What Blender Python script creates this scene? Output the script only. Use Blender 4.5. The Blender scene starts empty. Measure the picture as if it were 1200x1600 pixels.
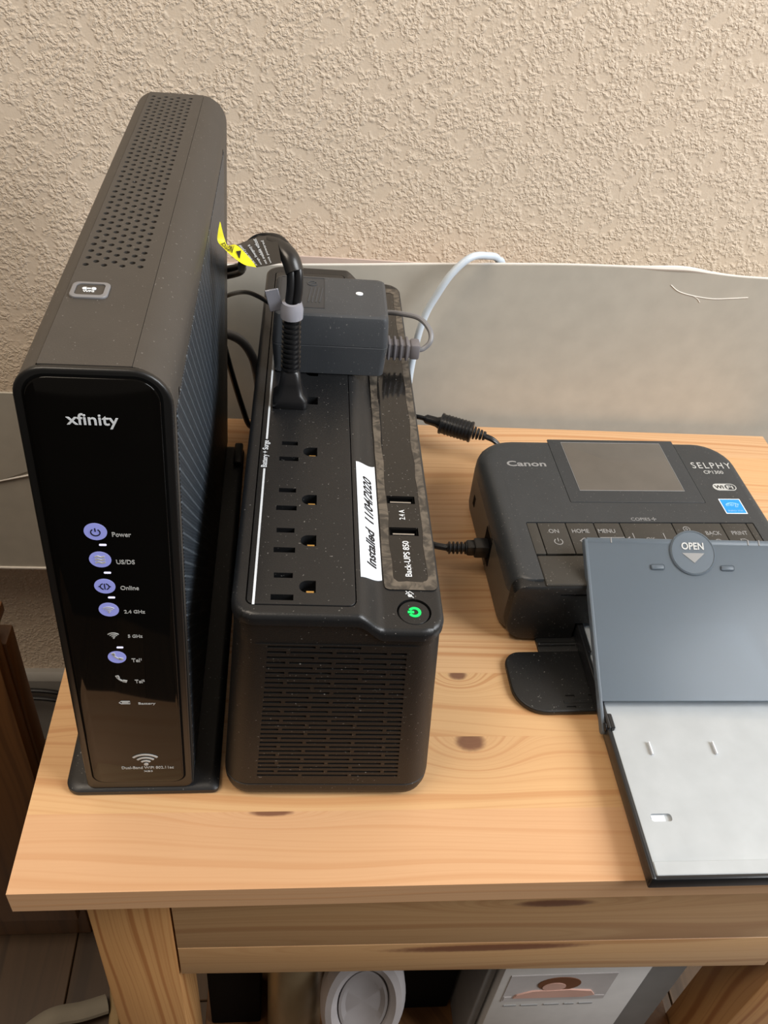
import bpy, bmesh, math, random
from mathutils import Vector, Matrix

# ---------------------------------------------------------------- camera, world, lights, exposure
S = 0.001                      # everything below is written in millimetres
TABLE = 500.0                  # height of the table top above the floor
scene = bpy.context.scene
COL = scene.collection

pitch, yaw, roll = 0.7118586660568346, 0.14031276, 0.11506999
fw = Vector((math.sin(yaw) * math.cos(pitch), math.cos(yaw) * math.cos(pitch), -math.sin(pitch)))
rt = Vector((math.cos(yaw), -math.sin(yaw), 0)); up = rt.cross(fw)
rt2 = rt * math.cos(roll) + up * math.sin(roll); up2 = -rt * math.sin(roll) + up * math.cos(roll)
cam = bpy.data.objects.new('camera', bpy.data.cameras.new('camera'))
cam.data.sensor_fit = 'VERTICAL'; cam.data.sensor_height = 32.0
cam.data.lens = 32.0 * 1375.42 / 1600.0
cam.data.clip_start = 0.01
cam.matrix_world = Matrix(((rt2.x, up2.x, -fw.x, 0), (rt2.y, up2.y, -fw.y, 0), (rt2.z, up2.z, -fw.z, (TABLE + 413.69) * S), (0, 0, 0, 1)))
COL.objects.link(cam); scene.camera = cam

world = bpy.data.worlds.new('room_light'); scene.world = world; world.use_nodes = True
world.node_tree.nodes['Background'].inputs[0].default_value = (1.0, 0.87, 0.74, 1)
world.node_tree.nodes['Background'].inputs[1].default_value = 0.17

def area(name, loc, target, sx, sy, power, color):
    l = bpy.data.lights.new(name, 'AREA'); l.shape = 'RECTANGLE'; l.size = sx; l.size_y = sy
    l.energy = power; l.color = color
    o = bpy.data.objects.new(name, l); COL.objects.link(o); o.location = loc
    o.rotation_euler = (Vector(target) - Vector(loc)).to_track_quat('-Z', 'Y').to_euler()
    return o
area('window_daylight', (1.55, -0.25, 1.75), (0.05, 0.45, 0.60), 1.0, 1.2, 52.0, (0.95, 0.975, 1.0))
area('overhead_fill', (-0.75, -0.05, 2.3), (-0.1, 0.50, 0.5), 0.8, 0.8, 21.0, (1.0, 0.86, 0.70))  # added warm fill light, lifts the shadow beside the modem

vs = scene.view_settings
vs.view_transform = 'Standard'; vs.look = 'None'; vs.gamma = 1.0; vs.use_curve_mapping = False
vs.exposure = 0.0

# ---------------------------------------------------------------- node helpers and materials
class NT:
    def __init__(s, name):
        s.m = bpy.data.materials.new(name); s.m.use_nodes = True; s.t = s.m.node_tree
        s.b = s.t.nodes['Principled BSDF']; s.out = s.t.nodes['Material Output']
    def n(s, kind, **kw):
        x = s.t.nodes.new(kind)
        for k, v in kw.items(): setattr(x, k, v)
        return x
    def set(s, sock, v):
        if hasattr(v, 'default_value') or hasattr(v, 'links'): s.t.links.new(v, sock)
        else: sock.default_value = v
    def math(s, op, a, b=None, c=None, clamp=False):
        x = s.n('ShaderNodeMath', operation=op); x.use_clamp = clamp
        s.set(x.inputs[0], a)
        if b is not None: s.set(x.inputs[1], b)
        if c is not None: s.set(x.inputs[2], c)
        return x.outputs[0]
    def mix(s, f, a, b):
        x = s.n('ShaderNodeMix', data_type='RGBA'); s.set(x.inputs[0], f)
        s.set(x.inputs[6], a if not isinstance(a, tuple) else (*a, 1) if len(a) == 3 else a)
        s.set(x.inputs[7], b if not isinstance(b, tuple) else (*b, 1) if len(b) == 3 else b)
        return x.outputs[2]
    def step(s, v, lo, hi):
        x = s.n('ShaderNodeMapRange', interpolation_type='SMOOTHSTEP'); s.set(x.inputs[0], v)
        x.inputs[1].default_value = lo; x.inputs[2].default_value = hi
        return x.outputs[0]
    def noise(s, vec, scale, detail=2.0, rough=0.5, dist=0.0):
        x = s.n('ShaderNodeTexNoise'); s.set(x.inputs['Vector'], vec)
        x.inputs['Scale'].default_value = scale; x.inputs['Detail'].default_value = detail
        x.inputs['Roughness'].default_value = rough; x.inputs['Distortion'].default_value = dist
        return x.outputs[0]
    def xyz(s, kind='Object'):
        tc = s.n('ShaderNodeTexCoord'); sp = s.n('ShaderNodeSeparateXYZ'); s.t.links.new(tc.outputs[kind], sp.inputs[0])
        return tc.outputs[kind], sp.outputs[0], sp.outputs[1], sp.outputs[2]
    def vec(s, x, y, z):
        c = s.n('ShaderNodeCombineXYZ'); s.set(c.inputs[0], x); s.set(c.inputs[1], y); s.set(c.inputs[2], z); return c.outputs[0]
    def bump(s, h, strength, dist):
        b = s.n('ShaderNodeBump'); b.inputs['Strength'].default_value = strength; b.inputs['Distance'].default_value = dist
        s.set(b.inputs['Height'], h); s.t.links.new(b.outputs[0], s.b.inputs['Normal'])

def plastic(name, col, rough=0.45, spec=0.5, grain=0.0, dust=0.0, metallic=0.0, coat=0.0):
    k = NT(name); k.b.inputs['Roughness'].default_value = rough; k.b.inputs['Specular IOR Level'].default_value = spec
    k.b.inputs['Metallic'].default_value = metallic; k.b.inputs['Coat Weight'].default_value = coat
    k.b.inputs['Coat Roughness'].default_value = 0.06
    o, x, y, z = k.xyz()
    f = k.noise(o, 60, 3)
    c = k.mix(f, tuple(v * 0.88 for v in col), tuple(v * 1.12 for v in col))
    if dust:
        d = k.step(k.noise(o, 900, 1, 0.4), 0.74 - dust * 0.05, 0.79)
        c = k.mix(k.math('MULTIPLY', d, 0.35), c, (0.45, 0.43, 0.40))
    k.set(k.b.inputs['Base Color'], c)
    if grain: k.bump(k.noise(o, 1500, 2), grain, 0.0002)
    return k.m

def emit(name, col, strength, base=(0.1, 0.1, 0.1)):
    k = NT(name); k.b.inputs['Base Color'].default_value = (*base, 1)
    k.b.inputs['Emission Color'].default_value = (*col, 1); k.b.inputs['Emission Strength'].default_value = strength
    return k.m

def wood(name, light, dark, seed=0.0, axis='x', knots=(), freq=210.0, contrast=0.55, rough=0.42, warp=0.022):
    """Pine: irregular growth bands across the grain, fine fibres, and knots as (along, across, half-length, half-width) in mm."""
    k = NT(name); o, x, y, z = k.xyz()
    if axis == 'x': a, c = x, k.math('ADD', y, k.math('MULTIPLY', z, 0.8))
    elif axis == 'z': a, c = z, k.math('ADD', x, k.math('MULTIPLY', y, 0.7))
    else: a, c = y, k.math('ADD', x, k.math('MULTIPLY', z, 0.7))
    w = k.noise(k.vec(k.math('MULTIPLY', a, 3.2), k.math('MULTIPLY', c, 13.0), seed), 1.0, 1.5, 0.45)
    cc = k.math('ADD', c, k.math('MULTIPLY', k.math('SUBTRACT', w, 0.5), warp * 2))
    mask = None
    for (ka, kc, ra, rc) in knots:
        dx = k.math('DIVIDE', k.math('SUBTRACT', a, ka * S), ra * S)
        dc = k.math('DIVIDE', k.math('SUBTRACT', c, kc * S), rc * S)
        d2 = k.math('ADD', k.math('MULTIPLY', dx, dx), k.math('MULTIPLY', dc, dc))
        e = k.math('EXPONENT', k.math('MULTIPLY', d2, -0.11))
        cc = k.math('ADD', cc, k.math('MULTIPLY', e, 0.030))
        km = k.math('SUBTRACT', 1.0, k.step(k.math('ADD', d2, k.math('MULTIPLY', k.noise(o, 300, 2), 0.5)), 0.6, 1.7))
        mask = km if mask is None else k.math('MAXIMUM', mask, km)
    n1 = k.n('ShaderNodeTexNoise', noise_dimensions='1D'); k.set(n1.inputs['W'], k.math('ADD', k.math('MULTIPLY', cc, freq), seed * 7.3))
    n1.inputs['Detail'].default_value = 1.0; n1.inputs['Scale'].default_value = 1.0
    band = k.step(n1.outputs[0], 0.47, 0.72)
    big = k.noise(k.vec(k.math('MULTIPLY', a, 2.0), k.math('MULTIPLY', c, 22.0), seed + 5), 1.0, 2)
    n2 = k.n('ShaderNodeTexNoise', noise_dimensions='1D'); k.set(n2.inputs['W'], k.math('ADD', k.math('MULTIPLY', cc, freq * 3.1), seed * 3.1))
    n2.inputs['Detail'].default_value = 1.0; n2.inputs['Scale'].default_value = 1.0
    band2 = k.step(n2.outputs[0], 0.5, 0.68)
    fib = k.noise(k.vec(k.math('MULTIPLY', a, 25.0), k.math('MULTIPLY', c, 900.0), seed), 1.0, 2)
    col = k.mix(k.math('MULTIPLY', band, contrast), light, dark)
    col = k.mix(k.math('MULTIPLY', band2, contrast * 0.42), col, dark)
    col = k.mix(k.math('MULTIPLY', k.step(big, 0.4, 0.75), 0.35), col, tuple(l * 0.5 + d * 0.5 for l, d in zip(light, dark)))
    col = k.mix(k.math('MULTIPLY', fib, 0.18), col, tuple(d * 0.9 for d in dark))
    if mask is not None: col = k.mix(k.math('MULTIPLY', mask, 0.88), col, (0.15, 0.055, 0.030))
    k.set(k.b.inputs['Base Color'], col)
    k.b.inputs['Roughness'].default_value = rough
    k.bump(k.math('ADD', k.math('MULTIPLY', fib, 0.5), band), 0.08, 0.0004)
    return k.m

PL, PD = (0.79, 0.485, 0.26), (0.50, 0.225, 0.085)
M = {}
M['shell'] = plastic('modem_shell_plastic', (0.050, 0.044, 0.038), 0.50, 0.55, 0.15, 0.25)
M['shell_edge'] = plastic('modem_black_edge', (0.007, 0.007, 0.007), 0.38, 0.5)
M['gloss'] = plastic('gloss_black_front', (0.004, 0.0035, 0.003), 0.05, 0.22, 0, 0.0)
M['black'] = plastic('black_plastic', (0.012, 0.012, 0.013), 0.42, 0.5, 0.25, 0.35)
M['ups'] = plastic('charcoal_moulded_plastic', (0.011, 0.0115, 0.0125), 0.36, 0.5, 0.35, 0.25)
M['ups_front'] = plastic('black_moulded_front', (0.007, 0.0067, 0.0065), 0.5, 0.4, 0.5, 0.1)
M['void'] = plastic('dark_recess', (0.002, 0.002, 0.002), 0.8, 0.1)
M['film'] = plastic('smoked_glossy_film', (0.014, 0.013, 0.012), 0.10, 0.6, 0, 0.7)
M['residue'] = plastic('dusty_adhesive_residue', (0.115, 0.098, 0.080), 0.35, 0.5, 0.5, 0.7)
def residue():
    k = NT('dusty_adhesive_residue'); o, x, y, z = k.xyz()
    f = k.step(k.noise(o, 140, 4, 0.6, 1.0), 0.38, 0.62)
    k.set(k.b.inputs['Base Color'], k.mix(f, (0.045, 0.040, 0.034), (0.135, 0.115, 0.092)))
    k.b.inputs['Roughness'].default_value = 0.38; return k.m
M['residue'] = residue()
M['adapter'] = plastic('dark_grey_adapter_plastic', (0.050, 0.055, 0.062), 0.48, 0.5, 0.2, 0.5)
M['adapter_label'] = plastic('adapter_label_plastic', (0.038, 0.041, 0.046), 0.4, 0.5)
M['rubber'] = plastic('black_rubber', (0.010, 0.010, 0.011), 0.33, 0.5)
M['canon'] = plastic('printer_charcoal_plastic', (0.034, 0.038, 0.042), 0.42, 0.5, 0.3, 0.6)
M['canon_side'] = plastic('printer_side_reflected_wood', (0.105, 0.088, 0.068), 0.45, 0.5, 0.2)  # brown of the reflected table wood painted into the side colour
M['canon_dark'] = plastic('printer_black_plastic', (0.008, 0.0085, 0.009), 0.45, 0.5, 0.3, 0.4)
M['button'] = plastic('printer_button_plastic', (0.040, 0.038, 0.034), 0.30, 0.5, 0, 0.6)
M['brass'] = plastic('brass_contact', (0.75, 0.48, 0.16), 0.3, 0.5, metallic=1.0)
M['steel'] = plastic('bright_metal', (0.62, 0.62, 0.62), 0.25, 0.5, metallic=1.0)
M['print_white'] = plastic('white_print', (0.62, 0.66, 0.70), 0.5, 0.3)
M['print_grey'] = plastic('grey_print', (0.27, 0.27, 0.27), 0.5, 0.3)
M['print_silver'] = plastic('silver_print', (0.52, 0.53, 0.52), 0.45, 0.4)
M['print_bright'] = plastic('bright_white_print', (0.80, 0.84, 0.88), 0.5, 0.3)
M['ink'] = plastic('black_ink', (0.012, 0.012, 0.014), 0.5, 0.3)
M['label_white'] = plastic('white_label_tape', (0.78, 0.83, 0.90), 0.45, 0.4)
M['grey_cable'] = plastic('grey_cable_jacket', (0.20, 0.20, 0.21), 0.4, 0.5)
M['relief_grey'] = plastic('grey_boot_plastic', (0.17, 0.16, 0.17), 0.45, 0.5)
M['white_cable'] = plastic('pale_blue_white_cable', (0.60, 0.68, 0.76), 0.4, 0.5)
M['clear'] = plastic('cloudy_clear_collar', (0.30, 0.30, 0.34), 0.2, 0.6)
M['yellow'] = plastic('yellow_tag', (0.86, 0.80, 0.02), 0.45, 0.4)
M['tag_black'] = plastic('black_tag', (0.020, 0.019, 0.018), 0.28, 0.5)
M['led'] = emit('lit_violet_button', (0.22, 0.25, 0.66), 0.62, (0.2, 0.2, 0.35))
M['led_dash'] = emit('white_light_dash', (0.80, 0.78, 1.0), 1.1)
M['green'] = emit('green_power_light', (0.0, 0.85, 0.14), 1.0, (0.0, 0.2, 0.05))
M['board'] = plastic('beige_coated_board', (0.50, 0.47, 0.405), 0.55, 0.4)
M['board_edge'] = plastic('white_board_edge', (0.80, 0.76, 0.70), 0.7, 0.3)
M['pink_board'] = plastic('pinkish_board', (0.62, 0.50, 0.44), 0.6, 0.3)
M['blue'] = plastic('blue_sticker', (0.02, 0.30, 0.80), 0.45, 0.4)
M['blue_light'] = plastic('pale_blue_sticker_print', (0.30, 0.62, 0.95), 0.45, 0.4)
M['lcd'] = plastic('grey_lcd_glass', (0.12, 0.108, 0.094), 0.10, 0.5)
M['tray_plate'] = plastic('milky_grey_tray_cover', (0.44, 0.475, 0.50), 0.16, 0.55, 0, 0.2)
M['tray_black'] = plastic('cassette_black_plastic', (0.012, 0.013, 0.015), 0.3, 0.5)
M['trim'] = plastic('white_painted_trim', (0.30, 0.285, 0.26), 0.5, 0.4)
M['box_white'] = plastic('white_card', (0.62, 0.60, 0.58), 0.5, 0.4)
M['box_grey'] = plastic('grey_card', (0.20, 0.19, 0.18), 0.6, 0.3)
M['red'] = plastic('red_card', (0.42, 0.015, 0.02), 0.5, 0.4)
M['ring'] = plastic('white_plastic_ring', (0.36, 0.335, 0.335), 0.45, 0.4)
M['ring_in'] = plastic('grey_plastic_centre', (0.27, 0.25, 0.25), 0.5, 0.4)
M['bronze'] = plastic('satin_bronze', (0.30, 0.235, 0.14), 0.35, 0.5, metallic=0.5)
M['hair'] = plastic('printed_brown', (0.16, 0.06, 0.025), 0.5, 0.3)
M['skin'] = plastic('printed_pink', (0.62, 0.38, 0.31), 0.5, 0.3)
M['photo_bg'] = plastic('printed_pale_grey', (0.50, 0.47, 0.46), 0.5, 0.3)
M['cloth'] = plastic('off_white_cloth', (0.24, 0.21, 0.16), 0.8, 0.2)
M['tan'] = plastic('tan_strap', (0.30, 0.20, 0.09), 0.6, 0.3)
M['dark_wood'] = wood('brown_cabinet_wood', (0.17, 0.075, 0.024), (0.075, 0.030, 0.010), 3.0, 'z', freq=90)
M['floor_wood'] = [wood('brown_floor_wood_%d' % i, tuple(v * (0.8 + 0.25 * i) for v in (0.075, 0.042, 0.020)), (0.022, 0.012, 0.006), 11.0 + i, 'y', freq=70) for i in range(3)]
M['leg_wood'] = wood('pine_leg_wood', (0.56, 0.30, 0.115), (0.32, 0.12, 0.035), 21.0, 'z', freq=190, contrast=0.8, warp=0.02)
M['drawer_wood'] = wood('pine_drawer_wood', (0.60, 0.365, 0.175), (0.37, 0.165, 0.06), 31.0, 'x', ((-14, 134, 60, 3.6), (14, 178, 22, 3.2)), freq=120, contrast=0.5)
M['edge_wood'] = M['drawer_wood']

def wall_material():
    k = NT('knockdown_plaster'); o, x, y, z = k.xyz()
    a = k.noise(o, 330, 2.5, 0.55, 0.35); b = k.noise(o, 110, 2.0, 0.5)
    h = k.step(a, 0.36, 0.64)
    m = k.step(b, 0.34, 0.56)
    fine = k.noise(o, 800, 2.0)
    hh = k.math('ADD', k.math('MULTIPLY', h, m), k.math('MULTIPLY', fine, 0.18))
    c = k.mix(k.noise(o, 6, 2), (0.72, 0.595, 0.455), (0.76, 0.635, 0.50))
    c = k.mix(k.math('MULTIPLY', h, 0.25), c, (0.80, 0.69, 0.56))
    k.set(k.b.inputs['Base Color'], c); k.b.inputs['Roughness'].default_value = 0.6
    k.bump(hh, 0.5, 0.0012)
    return k.m
M['wall'] = wall_material()

def perforated_material():
    k = NT('finely_perforated_black'); o, x, y, z = k.xyz()
    # painted moire glints, bright dots along lines that slope across the side: a = along the line, b = across the lines
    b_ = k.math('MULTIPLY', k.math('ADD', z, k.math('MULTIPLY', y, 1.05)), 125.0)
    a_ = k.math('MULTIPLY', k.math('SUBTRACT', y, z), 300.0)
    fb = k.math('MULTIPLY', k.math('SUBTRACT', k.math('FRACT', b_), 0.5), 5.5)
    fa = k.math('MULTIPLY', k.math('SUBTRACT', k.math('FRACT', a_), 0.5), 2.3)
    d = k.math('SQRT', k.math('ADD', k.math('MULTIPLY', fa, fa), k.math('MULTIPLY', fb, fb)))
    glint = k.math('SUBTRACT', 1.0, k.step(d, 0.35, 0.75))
    y2 = k.math('SUBTRACT', k.math('FRACT', k.math('MULTIPLY', y, 500.0)), 0.5)
    z2 = k.math('SUBTRACT', k.math('FRACT', k.math('MULTIPLY', z, 500.0)), 0.5)
    hole = k.math('SUBTRACT', 1.0, k.step(k.math('SQRT', k.math('ADD', k.math('MULTIPLY', y2, y2), k.math('MULTIPLY', z2, z2))), 0.2, 0.4))
    c = k.mix(hole, (0.030, 0.040, 0.052), (0.008, 0.010, 0.013))
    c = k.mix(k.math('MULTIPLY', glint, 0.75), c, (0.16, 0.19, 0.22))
    k.set(k.b.inputs['Base Color'], c); k.b.inputs['Roughness'].default_value = 0.42
    k.b.inputs['Specular IOR Level'].default_value = 0.6
    k.bump(k.math('SUBTRACT', 1.0, hole), 0.5, 0.0004)
    return k.m
M['perf'] = perforated_material()

def lid_material():
    """Smoked, frosted, slightly blue translucent plastic."""
    k = NT('frosted_translucent_lid'); t = k.t
    o, x, y, z = k.xyz()
    k.b.inputs['Roughness'].default_value = 0.3
    k.set(k.b.inputs['Base Color'], k.mix(k.noise(o, 12, 2), (0.205, 0.25, 0.30), (0.235, 0.28, 0.325)))
    tr = k.n('ShaderNodeBsdfTranslucent'); tr.inputs[0].default_value = (0.42, 0.47, 0.52, 1)
    rf = k.n('ShaderNodeBsdfRefraction'); rf.inputs['Color'].default_value = (0.62, 0.68, 0.74, 1)
    rf.inputs['IOR'].default_value = 1.06; rf.inputs['Roughness'].default_value = 0.28
    m1 = k.n('ShaderNodeMixShader'); m1.inputs[0].default_value = 0.35
    t.links.new(k.b.outputs[0], m1.inputs[1]); t.links.new(tr.outputs[0], m1.inputs[2])
    m2 = k.n('ShaderNodeMixShader'); m2.inputs[0].default_value = 0.30
    t.links.new(m1.outputs[0], m2.inputs[1]); t.links.new(rf.outputs[0], m2.inputs[2])
    t.links.new(m2.outputs[0], k.out.inputs[0])
    return k.m
M['lid'] = lid_material()

# ---------------------------------------------------------------- mesh helpers (local millimetres)
def finish(name, bm, mat, parent=None, angle=32, smooth=True):
    bmesh.ops.remove_doubles(bm, verts=bm.verts, dist=1e-4)
    bmesh.ops.recalc_face_normals(bm, faces=bm.faces)
    bmesh.ops.scale(bm, vec=(S, S, S), verts=bm.verts)
    lim = math.radians(angle)
    for f in bm.faces: f.smooth = smooth
    for e in bm.edges: e.smooth = (len(e.link_faces) == 2 and e.calc_face_angle(0) < lim)
    me = bpy.data.meshes.new(name); bm.to_mesh(me); bm.free()
    me.materials.append(mat if not isinstance(mat, str) else M[mat])
    o = bpy.data.objects.new(name, me); COL.objects.link(o)
    if parent is not None: o.parent = parent
    return o

def joined(*bms):
    r = bms[0]
    for b in bms[1:]:
        me = bpy.data.meshes.new('t'); b.to_mesh(me); r.from_mesh(me); bpy.data.meshes.remove(me); b.free()
    return r

def box(x0, x1, y0, y1, z0, z1, r=0.0, seg=3, only=None):
    bm = bmesh.new(); bmesh.ops.create_cube(bm, size=1.0)
    for v in bm.verts:
        v.co = Vector(((x0 + x1) / 2 + v.co.x * (x1 - x0), (y0 + y1) / 2 + v.co.y * (y1 - y0), (z0 + z1) / 2 + v.co.z * (z1 - z0)))
    if r > 0:
        es = list(bm.edges)
        if only == 'z': es = [e for e in es if abs(e.verts[0].co.z - e.verts[1].co.z) > 1e-6]
        elif only == 'y': es = [e for e in es if abs(e.verts[0].co.y - e.verts[1].co.y) > 1e-6]
        elif only == 'x': es = [e for e in es if abs(e.verts[0].co.x - e.verts[1].co.x) > 1e-6]
        bmesh.ops.bevel(bm, geom=es, offset=r, segments=seg, profile=0.5, affect='EDGES')
    return bm

def xf(bm, mat):
    bmesh.ops.transform(bm, matrix=mat, verts=bm.verts); return bm

def rrect(x0, x1, y0, y1, r, n=6):
    """Outline of a rounded rectangle; r may be one radius or (bl, br, tr, tl)."""
    R = (r,) * 4 if not isinstance(r, tuple) else r
    pts = []
    for (cx, cy, a0, q) in ((x0 + R[0], y0 + R[0], 180, R[0]), (x1 - R[1], y0 + R[1], 270, R[1]), (x1 - R[2], y1 - R[2], 0, R[2]), (x0 + R[3], y1 - R[3], 90, R[3])):
        for i in range(n + 1):
            a = math.radians(a0 + 90 * i / n); pts.append((cx + q * math.cos(a), cy + q * math.sin(a)))
            if q == 0: break
    return pts

def loft(loops, cap=True):
    """Closed 3D loops with equal point counts joined into a solid."""
    bm = bmesh.new(); vv = [[bm.verts.new(p) for p in L] for L in loops]
    n = len(loops[0])
    for a, b in zip(vv, vv[1:]):
        for i in range(n): bm.faces.new((a[i], a[(i + 1) % n], b[(i + 1) % n], b[i]))
    if cap: bm.faces.new(list(reversed(vv[0]))); bm.faces.new(vv[-1])
    return bm

def prism(pts, a, b, axis='z', bev=0.0):
    """Extrude a 2D outline from a to b along an axis; bev rounds both rims by insetting towards the centroid."""
    def P(p, t):
        return (p[0], p[1], t) if axis == 'z' else (p[0], t, p[1]) if axis == 'y' else (t, p[0], p[1])
    if bev <= 0: return loft([[P(p, a) for p in pts], [P(p, b) for p in pts]])
    def inset(d):
        n = len(pts); out = []
        for i in range(n):
            p0, p1, p2 = Vector(pts[i - 1]), Vector(pts[i]), Vector(pts[(i + 1) % n])
            e1 = (p1 - p0); e2 = (p2 - p1)
            if e1.length < 1e-9: e1 = e2
            if e2.length < 1e-9: e2 = e1
            nn = (Vector((-e1.y, e1.x)).normalized() + Vector((-e2.y, e2.x)).normalized())
            if nn.length > 1e-9: nn.normalize()
            out.append((p1.x + nn.x * d * sg, p1.y + nn.y * d * sg))
        return out
    area2 = sum(pts[i - 1][0] * pts[i][1] - pts[i][0] * pts[i - 1][1] for i in range(len(pts)))
    sg = 1 if area2 > 0 else -1
    s = 1 if b > a else -1; c = bev
    L = []
    for t in (0, 30, 60, 90): L.append([P(p, a + s * c * (1 - math.cos(math.radians(t)))) for p in inset(c * (1 - math.sin(math.radians(t))))])
    for t in (90, 60, 30, 0): L.append([P(p, b - s * c * (1 - math.cos(math.radians(t)))) for p in inset(c * (1 - math.sin(math.radians(t))))])
    return loft(L)

def smooth_path(pts, n=8):
    P = [Vector(p) for p in pts]
    if len(P) < 3: return P
    P = [P[0] * 2 - P[1]] + P + [P[-1] * 2 - P[-2]]
    out = []
    for i in range(1, len(P) - 2):
        for j in range(n):
            t = j / n
            out.append(0.5 * ((2 * P[i]) + (-P[i - 1] + P[i + 1]) * t + (2 * P[i - 1] - 5 * P[i] + 4 * P[i + 1] - P[i + 2]) * t * t + (-P[i - 1] + 3 * P[i] - 3 * P[i + 1] + P[i + 2]) * t ** 3))
    out.append(P[-2]); return out

def tube(pts, r, seg=12, n=8, radii=None, squash=1.0):
    path = smooth_path(pts, n) if n else [Vector(p) for p in pts]
    loops = []; t0 = (path[1] - path[0]).normalized()
    ref = Vector((0, 0, 1)) if abs(t0.z) < 0.9 else Vector((0, 1, 0))
    u = t0.cross(ref).normalized()
    for i, p in enumerate(path):
        t = (path[min(i + 1, len(path) - 1)] - path[max(i - 1, 0)]).normalized()
        u = (u - t * u.dot(t)).normalized(); v = t.cross(u)
        rr = r if radii is None else radii[i]
        loops.append([p + (u * math.cos(2 * math.pi * k / seg) + v * math.sin(2 * math.pi * k / seg) * squash) * rr for k in range(seg)])
    return loft(loops)

def lathe(profile, seg=32, axis='z', at=(0, 0, 0)):
    loops = []
    for r, h in profile:
        L = []
        for k in range(seg):
            a = 2 * math.pi * k / seg; c, s_ = r * math.cos(a), r * math.sin(a)
            p = (c, s_, h) if axis == 'z' else (c, h, s_) if axis == 'y' else (h, c, s_)
            L.append((p[0] + at[0], p[1] + at[1], p[2] + at[2]))
        loops.append(L)
    return loft(loops)

def strokes(polys, w, t=0.25, closed=False):
    """Flat printed line work: each polyline becomes a thin ribbon of width w in the xy plane, raised by t."""
    bm = bmesh.new()
    for pl in polys:
        cl = len(pl) > 2 and (Vector(pl[0]) - Vector(pl[-1])).length < 1e-6
        P = [Vector(p) for p in (pl[:-1] if cl else pl)]; n = len(P); Ls, Rs = [], []
        for i in range(n):
            a = P[i - 1] if (i or cl) else P[i]; b = P[(i + 1) % n] if (i < n - 1 or cl) else P[i]
            d = (b - a).normalized(); nn = Vector((-d.y, d.x)) * w / 2
            Ls.append(P[i] + nn); Rs.append(P[i] - nn)
        vt = [[bm.verts.new((q.x, q.y, h)) for q in L] for h in (0, t) for L in (Ls, Rs)]
        rng = range(n) if cl else range(n - 1)
        for i in rng:
            j = (i + 1) % n
            bm.faces.new((vt[2][i], vt[2][j], vt[3][j], vt[3][i])); bm.faces.new((vt[0][i], vt[1][i], vt[1][j], vt[0][j]))
            bm.faces.new((vt[0][i], vt[0][j], vt[2][j], vt[2][i])); bm.faces.new((vt[1][i], vt[3][i], vt[3][j], vt[1][j]))
        if not cl:
            for i in (0, n - 1): bm.faces.new((vt[0][i], vt[1][i], vt[3][i], vt[2][i]))
    return bm

def arc(cx, cy, r, a0, a1, n=14, ry=None):
    ry = r if ry is None else ry
    return [(cx + r * math.cos(math.radians(a0 + (a1 - a0) * i / n)), cy + ry * math.sin(math.radians(a0 + (a1 - a0) * i / n))) for i in range(n + 1)]

def text_bm(s, width, height=None, shear=0.0, bold=0.0, t=0.12, spacing=1.0):
    """Lettering as flat geometry, centred on the origin in the xy plane and fitted to width x height mm."""
    c = bpy.data.curves.new('t', 'FONT'); c.body = s; c.align_x = 'CENTER'; c.align_y = 'CENTER'
    c.extrude = 0.02; c.shear = shear; c.offset = bold; c.resolution_u = 3; c.space_character = spacing
    o = bpy.data.objects.new('t', c); COL.objects.link(o)
    dg = bpy.context.evaluated_depsgraph_get(); me = bpy.data.meshes.new_from_object(o.evaluated_get(dg))
    bpy.data.objects.remove(o); bpy.data.curves.remove(c)
    bm = bmesh.new(); bm.from_mesh(me); bpy.data.meshes.remove(me)
    xs = [v.co.x for v in bm.verts]; ys = [v.co.y for v in bm.verts]
    kx = width / (max(xs) - min(xs)); ky = kx if height is None else height / (max(ys) - min(ys))
    mx, my = (max(xs) + min(xs)) / 2, (max(ys) + min(ys)) / 2
    for v in bm.verts: v.co = Vector(((v.co.x - mx) * kx, (v.co.y - my) * ky, (v.co.z / 0.04 + 0.5) * t))
    return bm

FRONT = Matrix(((1, 0, 0, 0), (0, 0, -1, 0), (0, 1, 0, 0), (0, 0, 0, 1)))     # xy plane stood up to face -y
QUARTER = Matrix.Rotation(math.radians(90), 4, 'Z')

def place(bm, x, y, z, rot=None):
    if rot is not None: xf(bm, rot)
    return xf(bm, Matrix.Translation((x, y, z)))

def cut(bm, cutters):
    """Boolean difference of one closed mesh with a set of disjoint closed cutters."""
    me = bpy.data.meshes.new('a'); bmesh.ops.recalc_face_normals(bm, faces=bm.faces); bm.to_mesh(me); bm.free()
    c = joined(*cutters); bmesh.ops.recalc_face_normals(c, faces=c.faces); mc = bpy.data.meshes.new('c'); c.to_mesh(mc); c.free()
    a = bpy.data.objects.new('a', me); b = bpy.data.objects.new('c', mc); COL.objects.link(a); COL.objects.link(b)
    m = a.modifiers.new('b', 'BOOLEAN'); m.operation = 'DIFFERENCE'; m.object = b; m.solver = 'EXACT'
    dg = bpy.context.evaluated_depsgraph_get(); r = bpy.data.meshes.new_from_object(a.evaluated_get(dg))
    out = bmesh.new(); out.from_mesh(r)
    for o in (a, b): bpy.data.objects.remove(o)
    for q in (me, mc, r): bpy.data.meshes.remove(q)
    return out

def thing(name, label, cat, x=0, y=0, z=0, rotz=0, group=None):
    o = bpy.data.objects.new(name, None); COL.objects.link(o); o.empty_display_size = 0.02
    o.location = (x * S, y * S, (z + TABLE) * S); o.rotation_euler = (0, 0, rotz)
    o['label'] = label; o['category'] = cat
    if group: o['group'] = group
    return o

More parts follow.
